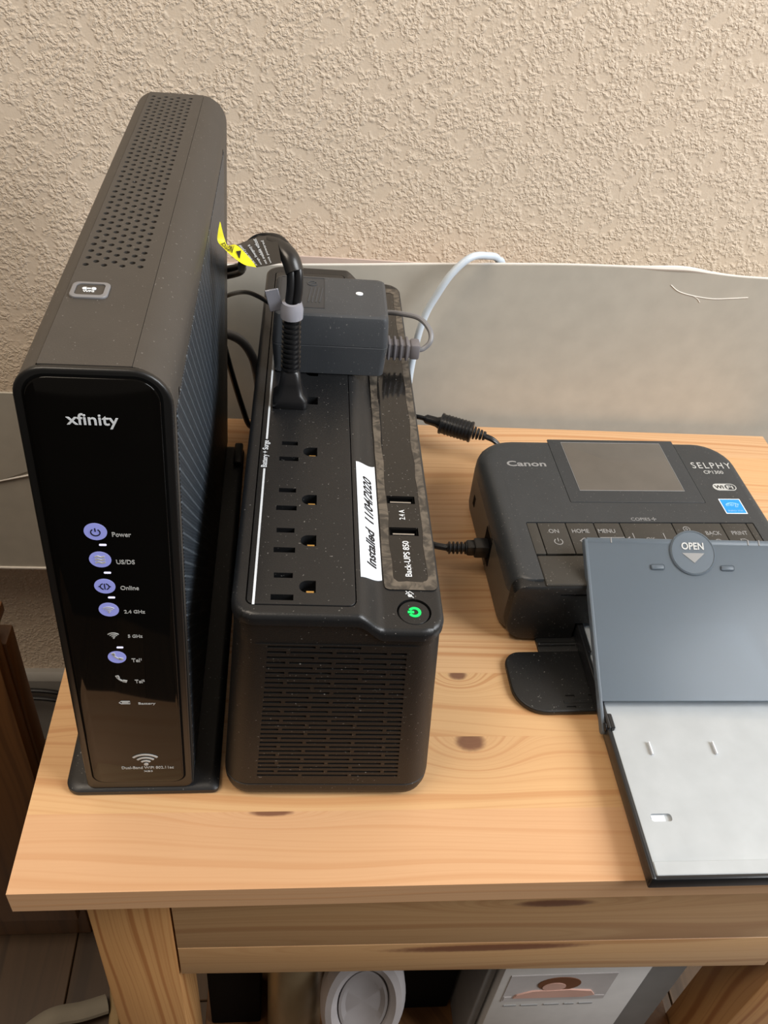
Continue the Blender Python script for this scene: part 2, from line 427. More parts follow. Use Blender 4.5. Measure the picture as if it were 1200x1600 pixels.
def tag(o, label, cat, group=None, at=None):
    """A thing that is one mesh; at = its base, taken out of the mesh so that the origin sits there."""
    if at is not None:
        v = Vector(at) * S
        o.data.transform(Matrix.Translation(-v)); o.location = v + Vector((0, 0, TABLE * S))
    else: o.location.z = TABLE * S
    o['label'] = label; o['category'] = cat
    if group: o['group'] = group
    return o

def struct(o):
    o.location.z = TABLE * S; o['kind'] = 'structure'; return o

# ================================================================ the room
struct(finish('wall_back', box(-1600, 1600, 640, 700, -500, 1700), 'wall'))
bb = joined(box(-1600, 1600, 628, 640.5, -500, -392, 0), prism([(628, -392), (640.5, -392), (640.5, -384), (634, -384), (630, -387)], -1600, 1600, 'x'))
struct(finish('baseboard_back', bb, 'trim'))
fl = struct(finish('floor', box(-1600, 1600, -1600, 640, -540, -512), 'void'))
rnd = random.Random(5)
row = 0
for x0 in range(-620, 560, 84):
    y0 = -300 - rnd.uniform(0, 500)
    while y0 < 640:
        y1 = min(640, y0 + 640)
        p = finish('floor_plank', box(x0 + 0.5, x0 + 83.5, max(y0, -300) + 0.5, y1 - 0.5, -512, -500, 0.8, 1), M['floor_wood'][rnd.randrange(3)], fl)
        y0 += 640
    row += 1

# ================================================================ sheets standing against the wall
t = thing('beige_poster_board', 'large beige board standing on edge behind the table, torn at its upper right', 'board', 200, 594, -186)
bm = bmesh.new()
top = [(-90, 122), (-46, 124), (40, 129), (110, 133.5), (200, 138), (262, 139), (290, 139.5), (310, 137.5), (330, 136), (353, 135.5), (420, 135), (520, 134)]
loops = []
for yy in (0, 2.2): loops.append(([(x - 200, yy + (z + 186) * 0.012, z + 186) for x, z in top], [(x - 200, yy, 0) for x, z in top]))
def sheet(A):
    bm = bmesh.new(); (t0, b0), (t1, b1) = A
    V = [[bm.verts.new(p) for p in L] for L in (t0, b0, t1, b1)]
    n = len(t0)
    for i in range(n - 1):
        bm.faces.new((V[0][i], V[0][i + 1], V[1][i + 1], V[1][i])); bm.faces.new((V[2][i + 1], V[2][i], V[3][i], V[3][i + 1]))
        bm.faces.new((V[0][i + 1], V[0][i], V[2][i], V[2][i + 1])); bm.faces.new((V[1][i], V[1][i + 1], V[3][i + 1], V[3][i]))
    for i in (0, n - 1): bm.faces.new((V[0][i], V[1][i], V[3][i], V[2][i]))
    return bm
finish('face_sheet', sheet(loops), 'board', t)
edge = []
for k, (x, z) in enumerate(top):
    edge.append((x - 200, 1.1 + (z + 186) * 0.012, z + 186.3))
rad = []
ep = smooth_path(edge, 6)
for p in ep:
    xx = p.x + 200; rad.append(0.9 + (1.3 * math.exp(-((xx - 283) / 26) ** 2)))
finish('torn_white_edge', tube(edge, 1, 8, 6, rad), 'board_edge', t)
scr = [(282, 127), (290, 122), (303, 119), (318, 117.5), (332, 118.5), (346, 120)]
finish('crease_line', tube([(x - 200, -0.05 + (z + 186) * 0.012, z + 186) for x, z in scr], 0.42, 6, 6), 'board_edge', t)
scr = [(301, 119.5), (306, 117), (309, 114)]
finish('crease_line', tube([(x - 200, -0.05 + (z + 186) * 0.012, z + 186) for x, z in scr], 0.3, 6, 6), 'board_edge', t)

o = finish('pink_sheet', sheet([([(x, y, z) for x, z in ((-120, 116), (-46, 119.5), (-10, 127.4), (27, 127.4), (84, 127.2), (123, 126.4), (190, 120))], [(x, y, -170) for x in (-120, -46, -10, 27, 84, 123, 190)]) for y in (612, 613.6)]), 'pink_board')
tag(o, 'thin pinkish sheet showing only its top edge between the beige board and the textured wall', 'board', at=(30, 612, -170))
t = thing('folded_cardboard', 'low folded beige cardboard sheet left of the table, behind the black modem', 'cardboard', -300, 598, -186)
def plate(pts, y0, y1): return prism(pts, y0, y1, 'y')
finish('upper_flap', plate([(-260, 40), (55, 104), (82, 116), (160, 150), (160, 193), (-260, 193)], 0, 2.2), 'board', t)
finish('lower_flap', plate([(-260, 0), (160, 0), (160, 149.2), (82, 115.2), (55, 103.2), (-260, 39.2)], 1.2, 3.6), 'board', t)
finish('white_fold', tube([(-260, 0.4, 39.8), (55, 0.4, 103.6), (82, 0.4, 115.6), (160, 0.4, 149.5)], 0.9, 8, 2), 'board_edge', t)
finish('white_bottom_edge', box(-260, 160, -0.3, 3.8, -1.6, 0.4, 0.3, 1), 'board_edge', t)

# ================================================================ the pine table
desk = thing('pine_table', 'light pine side table with glued staves, a shallow drawer and square legs', 'table', 136, 392, -500)
DX0, DX1, DY0, DY1 = -126.6 - 136, 399.0 - 136, 199.7 - 392, 584.1 - 392
seams = [199.7, 240.0, 284.7, 329.4, 374.0, 418.6, 463.3, 508.0, 552.6, 584.1]
kn = {0: ((-6, 239.5, 11, 2.2),), 1: ((103, 281, 8.5, 6.0),), 2: ((101.8, 328.0, 5.5, 3.8),), 5: ((300, 452, 9, 3),)}
for i, (a, b) in enumerate(zip(seams, seams[1:])):
    rr = random.Random(i * 3 + 1); q = rr.uniform(0.84, 0.94)
    ks = []
    for (ka, kc, ra, rc) in kn.get(i, ()):
        ks.append((ka - 136, kc - 392 + 0.8 * (500 - 0), ra, rc))
    bl = 1.0 if i == 0 else rr.uniform(0.90, 1.04)
    mt = wood('pine_stave_wood_%d' % i, (PL[0] * q, PL[1] * q * (0.985 if i == 0 else rr.uniform(0.99, 1.03)), PL[2] * q * bl), PD, i * 4.7 + 1.3, 'x', ks, freq=rr.uniform(190, 300) * (0.7 if i == 0 else 1), contrast=rr.uniform(0.5, 0.68) * (0.5 if i == 0 else 1))
    bm = box(DX0, DX1, a - 392 + 0.002, b - 392 - 0.002, 482.9, 500.0 - (0.05 if i % 2 else 0), 0)
    finish('tabletop_stave', bm, mt, desk)
LG = [(-100, 215, 42, 44), (319, 215, 46, 44), (-100, 525, 42, 44), (319, 525, 46, 44)]
for (lx, ly, w, d) in LG:
    finish('leg', box(lx - 136, lx + w - 136, ly - 392, ly + d - 392, 0, 482.8, 1.2, 2), 'leg_wood', desk)
dr = finish('drawer', joined(box(-57 - 136, 308 - 136, 217.0 - 392, 232 - 392, 367, 482.4 - 1.5, 1.0, 2)), 'drawer_wood', desk)
bm = prism([(-57 - 136, 365), (308 - 136, 349.5), (308 - 136, 391), (-57 - 136, 399.5)], 215.2 - 392, 217.4 - 392, 'y', 0.7)
finish('drawer_lower_strip', bm, 'drawer_wood', dr)
bm = prism([(-57 - 136, 400.1), (308 - 136, 391.6), (308 - 136, 481), (-57 - 136, 481)], 215.2 - 392, 217.4 - 392, 'y', 0.5)
finish('drawer_upper_strip', bm, 'drawer_wood', dr)
for sx in (-76, 342):
    finish('side_rail', box(sx - 136, sx + 18 - 136, 259.5 - 392, 524.5 - 392, -135 + 500, 482.8, 0.6, 1), 'leg_wood', desk)
finish('back_rail', box(-57.5 - 136, 318.5 - 136, 540 - 392, 558 - 392, -135 + 500, 482.8, 0.6, 1), 'leg_wood', desk)
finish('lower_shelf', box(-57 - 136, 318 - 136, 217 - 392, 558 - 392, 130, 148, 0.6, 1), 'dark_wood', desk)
finish('shade_panel', box(-57 - 136, 318 - 136, 558.5 - 392, 562 - 392, 60, 482, 0.2, 1), 'void', desk)  # near-black sheet put in for the shade below the drawer
SH = -352.0     # shelf height relative to the table top

# ---- things on the lower shelf
b = finish('black_shelf_box', joined(box(-52, -14, 262, 420, SH, -160, 2, 2), box(-54, -12, 260, 422, -166, -156, 2, 2)), 'void')  # added box, its black stands for the shade under the drawer
tag(b, 'added black box standing for the shade in the left half of the table below the drawer', 'box', at=(-33, 340, SH))
b = finish('black_shelf_box', joined(box(90, 136, 268, 420, SH, -160, 2, 2), box(88, 138, 266, 422, -166, -156, 2, 2)), 'void')
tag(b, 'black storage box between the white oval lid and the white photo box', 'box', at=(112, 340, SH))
t = thing('bronze_tin', 'satin bronze curved tin below the drawer, left of the white oval lid', 'tin', 12, 262, SH, 0)
finish('body', joined(lathe([(19.5, 0), (20.5, 1), (20.5, 176), (19.5, 178)], 40)), 'bronze', t)
finish('lid', lathe([(20.9, 178), (21.3, 179), (21.3, 186), (20.0, 188)], 40), 'bronze', t)
finish('letter', place(text_bm('S', 8, 11, t=0.3), -3, -21.1, 156, Matrix.Rotation(math.radians(90), 4, 'X') @ Matrix.Rotation(math.radians(-80), 4, 'Z')), 'print_silver', t)
t = thing('white_oval_lid', 'white oval plastic lid standing on edge beneath the drawer', 'lid', 57, 233, SH + 0.5)
tiltm = Matrix.Translation((0, 0, 120)) @ Matrix.Rotation(math.radians(-14), 4, 'X') @ Matrix.Diagonal((1, 1, 2.05, 1))
finish('rim', xf(lathe([(16.5, 0), (18.5, -5.5), (22, -8), (26, -7), (29, -2), (29, 5), (26, 8), (16.5, 7)], 48, 'y'), tiltm), 'ring', t)
finish('centre', xf(lathe([(0.1, -1.5), (12, -1.8), (15, -4), (16.8, -4), (16.8, 6), (0.1, 6)], 48, 'y'), tiltm), 'ring_in', t)
finish('foot', box(-14, 14, -6, 9, 0, 64, 3, 2), 'ring_in', t)
t = thing('photo_paper_box', 'white and red carton with a printed photo of a resting child, below the drawer', 'box', 199, 231, SH)
finish('carton', box(-51, 51, 0, 52, 0, 190, 0.8, 2), 'box_white', t)
finish('red_panel', box(-6, 51.2, -0.4, 52.2, 168, 190.3, 0.5, 1), 'red', t)
finish('photo_frame', place(box(-37, 37, -22, 22, 0, 0.5, 0.1, 1), -8, 0, 135, FRONT), 'photo_bg', t)
ph = t
finish('photo_hair', place(prism(arc(0, 0, 15, 0, 360, 30, 11)[:-1], 0, 0.9), -9, 0, 142, FRONT), 'hair', t)
finish('photo_face', place(prism(arc(0, 0, 8.2, 0, 360, 24, 6.5)[:-1], 0, 1.2), -12, 0, 138, FRONT), 'skin', t)
finish('photo_sleeve', place(prism([(-28, -4), (-18, 2), (8, 3), (24, 0), (28, -7), (20, -10), (-30, -9)], 0, 1.5), -8, 0, 130, FRONT), 'skin', t)
finish('photo_ground', place(prism([(-36, 0), (36, 0), (36, 4), (20, 5), (-36, 6)], 0, 0.8), -8, 0, 116, FRONT), 'photo_bg', t)
for q, (w_, x_) in enumerate(((9, -31), (12, -17), (11, -1), (7, 12), (10, 24))):
    finish('caption_word', place(box(-w_ / 2, w_ / 2, -0.9, 0.9, 0, 0.5), x_ - 6, 0, 105 - (q % 2) * 0.2, FRONT), 'print_grey', t)
b = finish('grey_card_folder', prism(rrect(249.5 - 10, 268, 236, 330, 1), SH, -176, 'z', 0.6), 'box_grey')
xf_ = tag(b, 'plain grey folder upright at the right side of the photo carton', 'folder', at=(258, 283, SH))
b.location.x += 0.013
b = finish('grey_card_folder', prism(rrect(139, 145.5, 236, 330, 1), SH, -172, 'z', 0.6), 'box_grey')
tag(b, 'plain grey folder upright at the left side of the photo carton', 'folder', at=(142, 283, SH))

# ================================================================ left of the table
t = thing('wooden_cabinet', 'dark brown wooden cabinet side standing to the left of the pine table', 'cabinet', -240, 400, -500)
finish('side_panel', box(-150, 53, 0, 18, 0, 440, 1.5, 2), 'dark_wood', t)
finish('front_stile', box(-152, 51, -14, 0, 60, 452, 1.5, 2), 'dark_wood', t)
finish('top', box(-160, 50, -16, 20, 452, 462, 2, 2), 'dark_wood', t)
for k, (dz, dy, r) in enumerate(((0, 0, 2.6), (-5, -6.5, 2.6))):
    o = finish('black_cable', tube([(-345, 618 + dy, -470 + dz), (-318, 620 + dy, -420 + dz), (-295, 622 + dy, -404 + dz), (-270, 622 + dy, -401 + dz), (-240, 621 + dy, -408 + dz), (-215, 620 + dy, -430 + dz), (-200, 615 + dy, -494 + dz * 0)], r, 10), 'rubber')
    tag(o, ('upper' if k == 0 else 'lower') + ' black cable of the pair arching in front of the baseboard left of the table', 'cable', at=(-270, 620, -497))
o = finish('black_cable', tube([(-330, 560, -497), (-300, 600, -497), (-285, 612, -497), (-262, 616, -497), (-235, 606, -497)], 2.4, 10), 'rubber')
tag(o, 'short black cable lying on the floor below the baseboard, left of the table', 'cable', at=(-280, 600, -499.6))
bm = tube([(-230, 300, -484), (-205, 315, -478), (-180, 322, -484), (-160, 330, -490)], 9, 12, 8, None, 0.7)
o = finish('white_cloth', bm, 'cloth'); tag(o, 'crumpled off-white cloth on the dark floor beside the front left table leg', 'cloth', at=(-195, 318, -499))
o = finish('tan_strap', tube([(-150, 300, -494), (-152, 330, -493), (-158, 362, -494)], 5, 8, 6, None, 0.5), 'tan')
tag(o, 'short tan strap on the floor next to the crumpled cloth', 'strap', at=(-153, 330, -499))

# ================================================================ the modem
mod = thing('cable_modem', 'tall black cable modem tower with lit front icons at the left end of the table', 'modem', -98.35, 253.5, 0.2, 0.008)
MH, MW, ML = 248.2, 52.0, 293.0
def lean(bm):
    for v in bm.verts: v.co.x += max(0.0, v.co.z - 5) * 6.5 / 248.0
    return bm
def profile_slice(xa, xb):
    """Part of the rounded body outline between two x planes (x, z) above z=5."""
    RT, RB = 12.0, 4.0; z0, z1 = 5.0, 5.0 + MH
    def topz(x):
        if x < RT: return z1 - RT + math.sqrt(max(0, RT * RT - (RT - x) ** 2))
        if x > MW - 15: return z1 - 15 + math.sqrt(max(0, 225 - (x - MW + 15) ** 2))
        return z1
    n = 14; tp = []
    for i in range(n + 1):
        f = i / n; f = (1 - math.cos(math.pi * f)) / 2 if xa == 0 or xb == MW else f
        x = xa + (xb - xa) * f; tp.append((x, topz(x)))
    return [(xa, z0), (xb, z0)] + list(reversed(tp))
GA, GB = 8.6, 39.0
bev = lambda a, b: lean(prism(profile_slice(a, b), 0, ML, 'y'))
finish('left_shell', bev(0, GA - 0.35), 'shell', mod)
finish('right_shell', bev(GB + 0.15, MW), 'shell', mod)
finish('inner_frame', lean(box(3, MW - 4, 3, ML - 2, 6, MH - 3)), 'void', mod)
# perforated top cover
topc = prism(rrect(GA, GB, 0, ML, 0.3, 1), 5 + MH - 4, 5 + MH, 'z')
holes = []
nr = 36; y_a, y_b = 72.0, 285.0
for i in range(nr * 2 - 1):
    yy = y_a + (y_b - y_a) * i / (nr * 2 - 2)
    for k in range(4 if i % 2 == 0 else 3):
        xx = 11.6 + 6.9 * k + (0 if i % 2 == 0 else 3.45)
        holes.append(lathe([(1.25, -6), (1.25, 6)], 8, 'z', (xx, yy, 5 + MH)))
topc = cut(topc, holes)
finish('perforated_cover', lean(topc), 'shell', mod, smooth=False)
wps = finish('pairing_button', lean(place(cut(prism(rrect(-6.9, 6.9, -5.9, 5.9, 2.6), 0, 1.2, 'z', 0.4), [prism(rrect(-5.2, 5.2, -4.3, 4.3, 1.6), 0.3, 3)]), 17.0, 50.4, 5 + MH - 0.3)), 'grey_cable', mod)
wps['label'] = 'silver-rimmed pairing button'
finish('button_face', lean(place(prism(rrect(-5.2, 5.2, -4.3, 4.3, 1.6), 0, 0.5), 17.0, 50.4, 5 + MH)), 'shell', wps)
ic = strokes([arc(-1.6, 0.9, 0.6, 0, 360, 12), arc(1.6, 0.9, 0.6, 0, 360, 12), [(-1, 0.9), (1, 0.9)]], 0.7)
finish('button_icon', lean(place(joined(ic, place(text_bm('WPS', 4.2, 1.3, bold=0.02), 0, -1.0, 0)), 16.6, 50.4, 5 + MH + 0.5)), 'print_bright', wps)
for zz, yy in ((236, 14), (236, 255)):
    finish('side_slot', lean(box(MW - 0.6, MW + 0.15, yy, yy + 1.3, zz - 9, zz)), 'void', mod)
finish('perforated_side', lean(box(MW - 0.5, MW + 0.35, 5, 262, 9, 233, 0.2, 1)), 'perf', mod)
# front
ro = rrect(0, MW, 5, 5 + MH, (4, 5, 14, 11), 8)
finish('front_bezel', lean(prism(ro, -2.6, 0.2, 'y', 1.0)), 'shell_edge', mod)
pin = rrect(4.0, MW - 4.0, 11.5, MH + 2.0, (6, 6, 9, 8), 8)
fp = finish('front_panel', lean(prism(pin, -3.4, -2.4, 'y', 0.5)), 'gloss', mod)
YF = -3.45
finish('panel_groove', lean(place(strokes([rrect(3.6, MW - 3.6, 11.1, MH + 2.4, (6, 6, 9, 8), 8) + [rrect(3.6, MW - 3.6, 11.1, MH + 2.4, (6, 6, 9, 8), 8)[0]]], 1.0, 0.1), 0, -2.6, 0, FRONT)), 'void', mod)
def onfront(bm, x, z, dy=0.0): return place(bm, x, YF - dy, z, FRONT)
finish('logo_lettering', onfront(text_bm('xfinity', 17.3, 6.2, bold=0.012, t=0.15), 31.0, 233.2), 'print_bright', mod)
def wifi(sz, n=3):
    return strokes([arc(0, 0, sz * (0.35 + 0.32 * k), 45, 135, 10) for k in range(n)] + [arc(0, 0.0, sz * 0.07, 0, 360, 8)], sz * 0.13)
rows = [('Power', 181, 182.4, 7.0, 2.3, 1), ('US/DS', 166.5, 167.8, 7.0, 2.3, 1), ('Online', 152, 153.0, 7.2, 2.3, 1), ('2.4 GHz', 138, 139.3, 8.4, 2.0, 1),
        ('5 GHz', 122.8, 123.2, 6.0, 1.9, 0), ('Tel\u00b9', 107.0, 109.2, 4.2, 2.4, 1), ('Tel\u00b2', 92.4, 93.6, 4.2, 2.4, 0), ('Battery', 76.1, 77.2, 7.6, 2.0, 0)]
def icon(kk):
    if kk == 0: return strokes([arc(0, -0.2, 1.7, 125, 415, 20), [(0, 0.2), (0, 1.9)]], 0.42)
    if kk == 1: return joined(*[prism([(-1.9, y_), (-0.8, y_ + 0.55), (0.6, y_ - 0.1), (1.9, y_ + 0.4), (1.9, y_ + 1.2), (0.6, y_ + 0.7), (-0.8, y_ + 1.3), (-1.9, y_ + 0.8)], 0, 0.25) for y_ in (-2.0, -0.5, 1.0)])
    if kk == 2: return strokes([arc(0, 0, 1.7, 110, 250, 12), arc(0, 0, 1.7, -70, 70, 12), [(0, -1.6), (0, 1.6)], [(-2.4, 0), (-1.7, 0)], [(1.7, 0), (2.4, 0)]], 0.4)
    if kk in (3, 4): return place(wifi(3.1, 3), 0, -1.4, 0)
    if kk in (5, 6): return joined(strokes([arc(2.2, 2.6, 3.6, 178, 262, 12)], 0.75), place(box(-0.7, 0.7, -0.8, 0.8, 0, 0.25), -1.25, 2.2, 0, Matrix.Rotation(0.3, 4, 'Z')), place(box(-0.9, 0.9, -0.7, 0.7, 0, 0.25), 1.6, -0.9, 0, Matrix.Rotation(-0.3, 4, 'Z')))
    return joined(strokes([[(-1.7, -0.9), (2.2, -0.9), (2.2, 0.9), (-1.7, 0.9), (-2.6, 0), (-1.7, -0.9)]], 0.3), box(-1.3, 1.7, -0.45, 0.45, 0, 0.25))
for kk, (s_, zt, zi, w_, h_, lit) in enumerate(rows):
    finish('icon_lettering', onfront(text_bm(s_, w_, h_, bold=0.014), 31.6 + w_ / 2, zt), 'print_silver', mod)
    if lit:
        L = finish('lit_icon_disc', onfront(prism(arc(0, 0, 4.25 - 0.08 * kk, 0, 360, 32)[:-1], 0, 0.2), 25.7, zi), 'led', mod)
        finish('icon', onfront(icon(kk), 25.7, zi, 0.22), 'shell_edge' if kk in (0, 2) else 'print_silver', L)
        if kk in (0, 2): L['label'] = 'lit violet disc with dark symbol'
    else: finish('icon', onfront(icon(kk), 25.7, zi), 'print_silver', mod)
for zz in (175.6, 160.6, 146.5, 115.6):
    finish('light_dash', onfront(prism(rrect(-1.4, 1.4, -0.45, 0.45, 0.4, 3), 0, 0.2), 27.6, zz), 'led_dash', mod)
finish('wireless_emblem', onfront(wifi(8.2, 3), 30.8, 27.6), 'print_silver', mod)
finish('lower_lettering', onfront(joined(text_bm('Dual-Band WiFi 802.11ac', 25.0, 2.1, bold=0.006), place(text_bm('XB3', 4.2, 1.2), 0, -3.2, 0)), 31.3, 24.6), 'print_silver', mod)
# stand
def foot_loop(g, z): return [(p[0], p[1], z) for p in rrect(-11.4 + g, 65 - g, -3.5 + g, 288 - g, (7, 3, 6, 7), 6)]
finish('base_stand', loft([foot_loop(0.6, 0), foot_loop(0, 0.8), foot_loop(0, 3.2), foot_loop(1.4, 4.6), foot_loop(4, 5.1)]), 'black', mod)
finish('rear_foot', box(58, 64.2, 262, 286, 4.8, 9.5, 1.4, 2), 'black', mod)

# ================================================================ the battery backup
ups = thing('battery_backup', 'black battery backup unit with outlet row, date label and green power light beside the modem', 'battery backup', 21.8, 246.5, 0.2, -0.0144)
UL = 321.9; HT = 140.1
def up(x):                       # height of the top surface across the unit
    f = min(1.0, max(0.0, (x - 7.3) / 12.6)); f = f * f * (3 - 2 * f)
    return HT - 8.6 * f
def half(z): return 52.9 - (52.9 - 45.2) * max(0, min(1, (z - 14) / 120.0))
def body_loop(z, g, y0=0.0):
    h = half(z) - g
    return [(p[0], p[1], z) for p in rrect(-h, h, y0 + g, UL - g, 13 - g * 0.6, 8)]
hs = loft([body_loop(0.5, 6), body_loop(1.0, 4.2), body_loop(4, 1.7), body_loop(8, 0.8), body_loop(12.5, 0.6), body_loop(12.8, 1.2), body_loop(13.4, 1.2), body_loop(13.7, 0.6), body_loop(70, 0.6), body_loop(121.5, 0.6)])
slots = []
for i in range(30):
    z = 21.2 + i * 3.52
    hw = 35.4 - (z - 21) * (5.6 / 105.0)
    A = [-hw, -hw + 9.0, -hw + 9.0 + 1.6 + 24.5 * 1.0, hw - 9.5 - 0, hw]
    if i % 2 == 1: seg = [(-hw, -hw + 8.2), (-hw + 10.0, -2.2), (-0.4, hw - 8.8), (hw - 7.0, hw)]
    else: seg = [(-hw, -hw + 20.5), (-hw + 22.3, 10.0), (11.8, hw)]
    if i == 29: seg = [(-hw, -hw + 8), (-hw + 10, 0)]
    if i == 28: seg = [(-hw, -hw + 20.5), (-hw + 22.3, 10.0)]
    for (a, b) in seg: slots.append(box(a, b, -5, 3.6, z - 0.72, z + 0.72))
hs = cut(hs, slots)
finish('housing', hs, 'ups_front', ups, 40)
finish('grille_backing', box(-40, 40, 3.3, 4.3, 16, 128), 'void', ups)
# top cover: height field over a rounded rectangle
CW, CR, ER = 45.9, 11.0, 2.6
def cover(CW=45.9, CR=11.0, ER=2.6, dtop=0.0, base=None):
    xs = sorted(set([-CW, -CW + .2, -CW + .7, -CW + 1.5, -CW + 2.6, -CW + 5] + [CW, CW - .2, CW - .7, CW - 1.5, CW - 2.6, CW - 5] + [-CW + CR * k / 6 for k in range(1, 7)] + [CW - CR * k / 6 for k in range(1, 7)] + [-25, -10, 3] + [7.3 + 12.6 * k / 12 for k in range(13)] + [24, 30]))
    ys0 = [0, .2, .7, 1.5, 2.6] + [CR * k / 8 for k in range(2, 9)]
    ys = sorted(set(ys0 + [UL - y for y in ys0] + [UL * k / 14 for k in range(1, 14)]))
    def hw(y):
        d = min(y, UL - y)
        return CW if d >= CR else CW - CR + math.sqrt(max(0, CR * CR - (CR - d) ** 2))
    def dist(x, y):
        qx = abs(x) - (CW - CR); qy = abs(y - UL / 2) - (UL / 2 - CR)
        return CR - (math.hypot(max(qx, 0), max(qy, 0)) + min(max(qx, qy), 0))
    bm = bmesh.new(); top_, bot = [], []
    for y in ys:
        w = hw(y); a, b = [], []
        for x in xs:
            xx = max(-w, min(w, x)); d = max(0, dist(xx, y)); dr = ER - math.sqrt(max(0, ER * ER - (ER - d) ** 2)) if d < ER else 0
            a.append(bm.verts.new((xx, y + (0.9 if base else 0) * (1 if y < 160 else -1), up(xx) - dr - dtop))); b.append(bm.verts.new((xx, y + (0.9 if base else 0) * (1 if y < 160 else -1), base if base else up(xx) - 6.0)))
        top_.append(a); bot.append(b)
    nx, ny = len(xs), len(ys)
    def q(*v):
        try: bm.faces.new(v)
        except ValueError: pass
    for j in range(ny - 1):
        for i in range(nx - 1):
            q(top_[j][i], top_[j][i + 1], top_[j + 1][i + 1], top_[j + 1][i]); q(bot[j][i], bot[j + 1][i], bot[j + 1][i + 1], bot[j][i + 1])
        for i in (0, nx - 1): q(top_[j][i], top_[j + 1][i], bot[j + 1][i], bot[j][i])
    for j in (0, ny - 1):
        for i in range(nx - 1): q(top_[j][i], top_[j][i + 1], bot[j][i + 1], bot[j][i])
    bmesh.ops.remove_doubles(bm, verts=bm.verts, dist=0.002)
    bmesh.ops.dissolve_degenerate(bm, dist=0.001, edges=bm.edges)
    return bm
PX0, PX1, PY0, PY1 = -39.8, 7.0, 6.0, 312.0
cv = cut(cover(), [prism(rrect(PX0, PX1, PY0, PY1, 3.5), HT - 5, HT + 3), prism(rrect(22.0, 43.0, 26.0, 312.0, 5.0), 125.5, 133), lathe([(7.6, 126), (7.6, 140)], 32, 'z', (32.7, 11.9, 0))])
finish('shoulder', cover(45.2, 10.8, 0.2, 5.7, 121.4), 'ups_front', ups, 28)
finish('top_cover', cv, 'ups', ups, 28)
outs = [17.0, 45.9, 74.5, 112.2, 158.4, 187.0]
hc = []
for yy in outs:
    hc += [box(-28.6, -20.4, yy + 4.9, yy + 8.0, HT - 8, HT + 3), box(-29.4, -19.8, yy - 8.2, yy - 4.9, HT - 8, HT + 3)]
    hc.append(prism([(-10.4, yy - 3.6), (-10.4, yy + 3.6)] + arc(-14.0, yy, 3.6, 90, 270, 10), HT - 8, HT + 3))
op = cut(prism(rrect(PX0 + 0.45, PX1 - 0.45, PY0 + 0.45, PY1 - 0.45, 3.1), HT - 4.4, HT + 0.25, 'z', 0.35), hc)
opo = finish('outlet_panel', op, 'ups', ups, 30)
finish('outlet_well', box(PX0 + 1, PX1 - 1, PY0 + 1, PY1 - 1, HT - 4.9, HT - 4.5), 'void', ups)
for yy in outs[:4]:
    finish('ground_contact', box(-14.6, -11.0, yy - 3.4, yy - 1.0, HT - 4.4, HT - 1.2, 0.2, 1), 'brass', ups)
ln = joined(place(box(-0.5, 0.5, 6.0, 97.0, 0, 0.2), -36.4, 0, HT + 0.25), place(box(-0.5, 0.5, 121.5, 230.0, 0, 0.2), -36.4, 0, HT + 0.25))
finish('white_line', ln, 'print_bright', opo)
finish('lettering', place(text_bm('Battery + Surge', 22.0, 3.8, bold=0.01), -36.3, 109.3, HT + 0.25, QUARTER), 'print_bright', opo)
cp = cut(prism(rrect(22.4, 42.6, 26.4, 311.6, 4.6), 127.4, 131.9, 'z', 0.3), [box(24.6, 38.6, 86.6 - 2.9, 86.6 + 2.9, 120, 140), box(24.6, 38.6, 63.2 - 2.9, 63.2 + 2.9, 120, 140)])
cpo = finish('glossy_control_strip', cp, 'film', ups, 30)
for yy in (86.6, 63.2):
    u_ = finish('usb_port', joined(box(25.1, 38.1, yy - 2.5, yy + 2.5, 127.0, 127.4), box(25.0, 38.2, yy + 2.1, yy + 2.6, 127.2, 131.4), box(25.0, 38.2, yy - 2.6, yy - 2.2, 127.2, 131.0), box(25.0, 25.5, yy - 2.6, yy + 2.6, 127.2, 131.0), box(37.7, 38.2, yy - 2.6, yy + 2.6, 127.2, 131.0)), 'void', cpo)
    finish('contact_tongue', box(26.2, 36.8, yy - 1.3, yy - 0.3, 128, 131.0, 0.1, 1), 'steel', u_)
def wobble_ring(ox0, ox1, oy0, oy1, ix0, ix1, iy0, iy1, z, seed, amp=0.6):
    rr = random.Random(seed); bm = bmesh.new()
    a = rrect(ox0, ox1, oy0, oy1, 3.0, 5); b = rrect(ix0, ix1, iy0, iy1, 3.0, 5)
    def dens(L):
        out = []
        for i in range(len(L)):
            p, q = Vector(L[i]), Vector(L[(i + 1) % len(L)]); n = 26 if (q - p).length > 60 else 3 if (q - p).length > 5 else 1
            out += [p + (q - p) * k / n for k in range(n)]
        return out
    A, B = dens(a), dens(b); n = min(len(A), len(B)); A, B = A[:n], B[:n]
    va = [bm.verts.new((p.x + rr.uniform(-.15, .15), p.y, z)) for p in A]
    vb = [bm.verts.new((p.x + rr.uniform(-amp, amp) * 0.6 + amp * 0.4 * math.sin(p.y * 0.16 + seed), p.y + rr.uniform(-.3, .3), z)) for p in B]
    for i in range(n): bm.faces.new((va[i], va[(i + 1) % n], vb[(i + 1) % n], vb[i]))
    r = bmesh.ops.extrude_face_region(bm, geom=list(bm.faces))
    for v in r['geom']:
        if isinstance(v, bmesh.types.BMVert): v.co.z += 0.12
    return bm
finish('peeling_film_edge', wobble_ring(20.2, 44.4, 24.6, 312, 24.4, 40.6, 29.6, 306, 131.95, 2), 'residue', ups)
finish('lettering', joined(place(text_bm('Back-UPS 850', 23.5, 3.0, bold=0.006), 31.8, 44.6, 132.0, QUARTER), place(text_bm('2.4 A', 7.2, 2.8), 31.4, 75.2, 132.0, QUARTER)), 'print_bright', cpo)
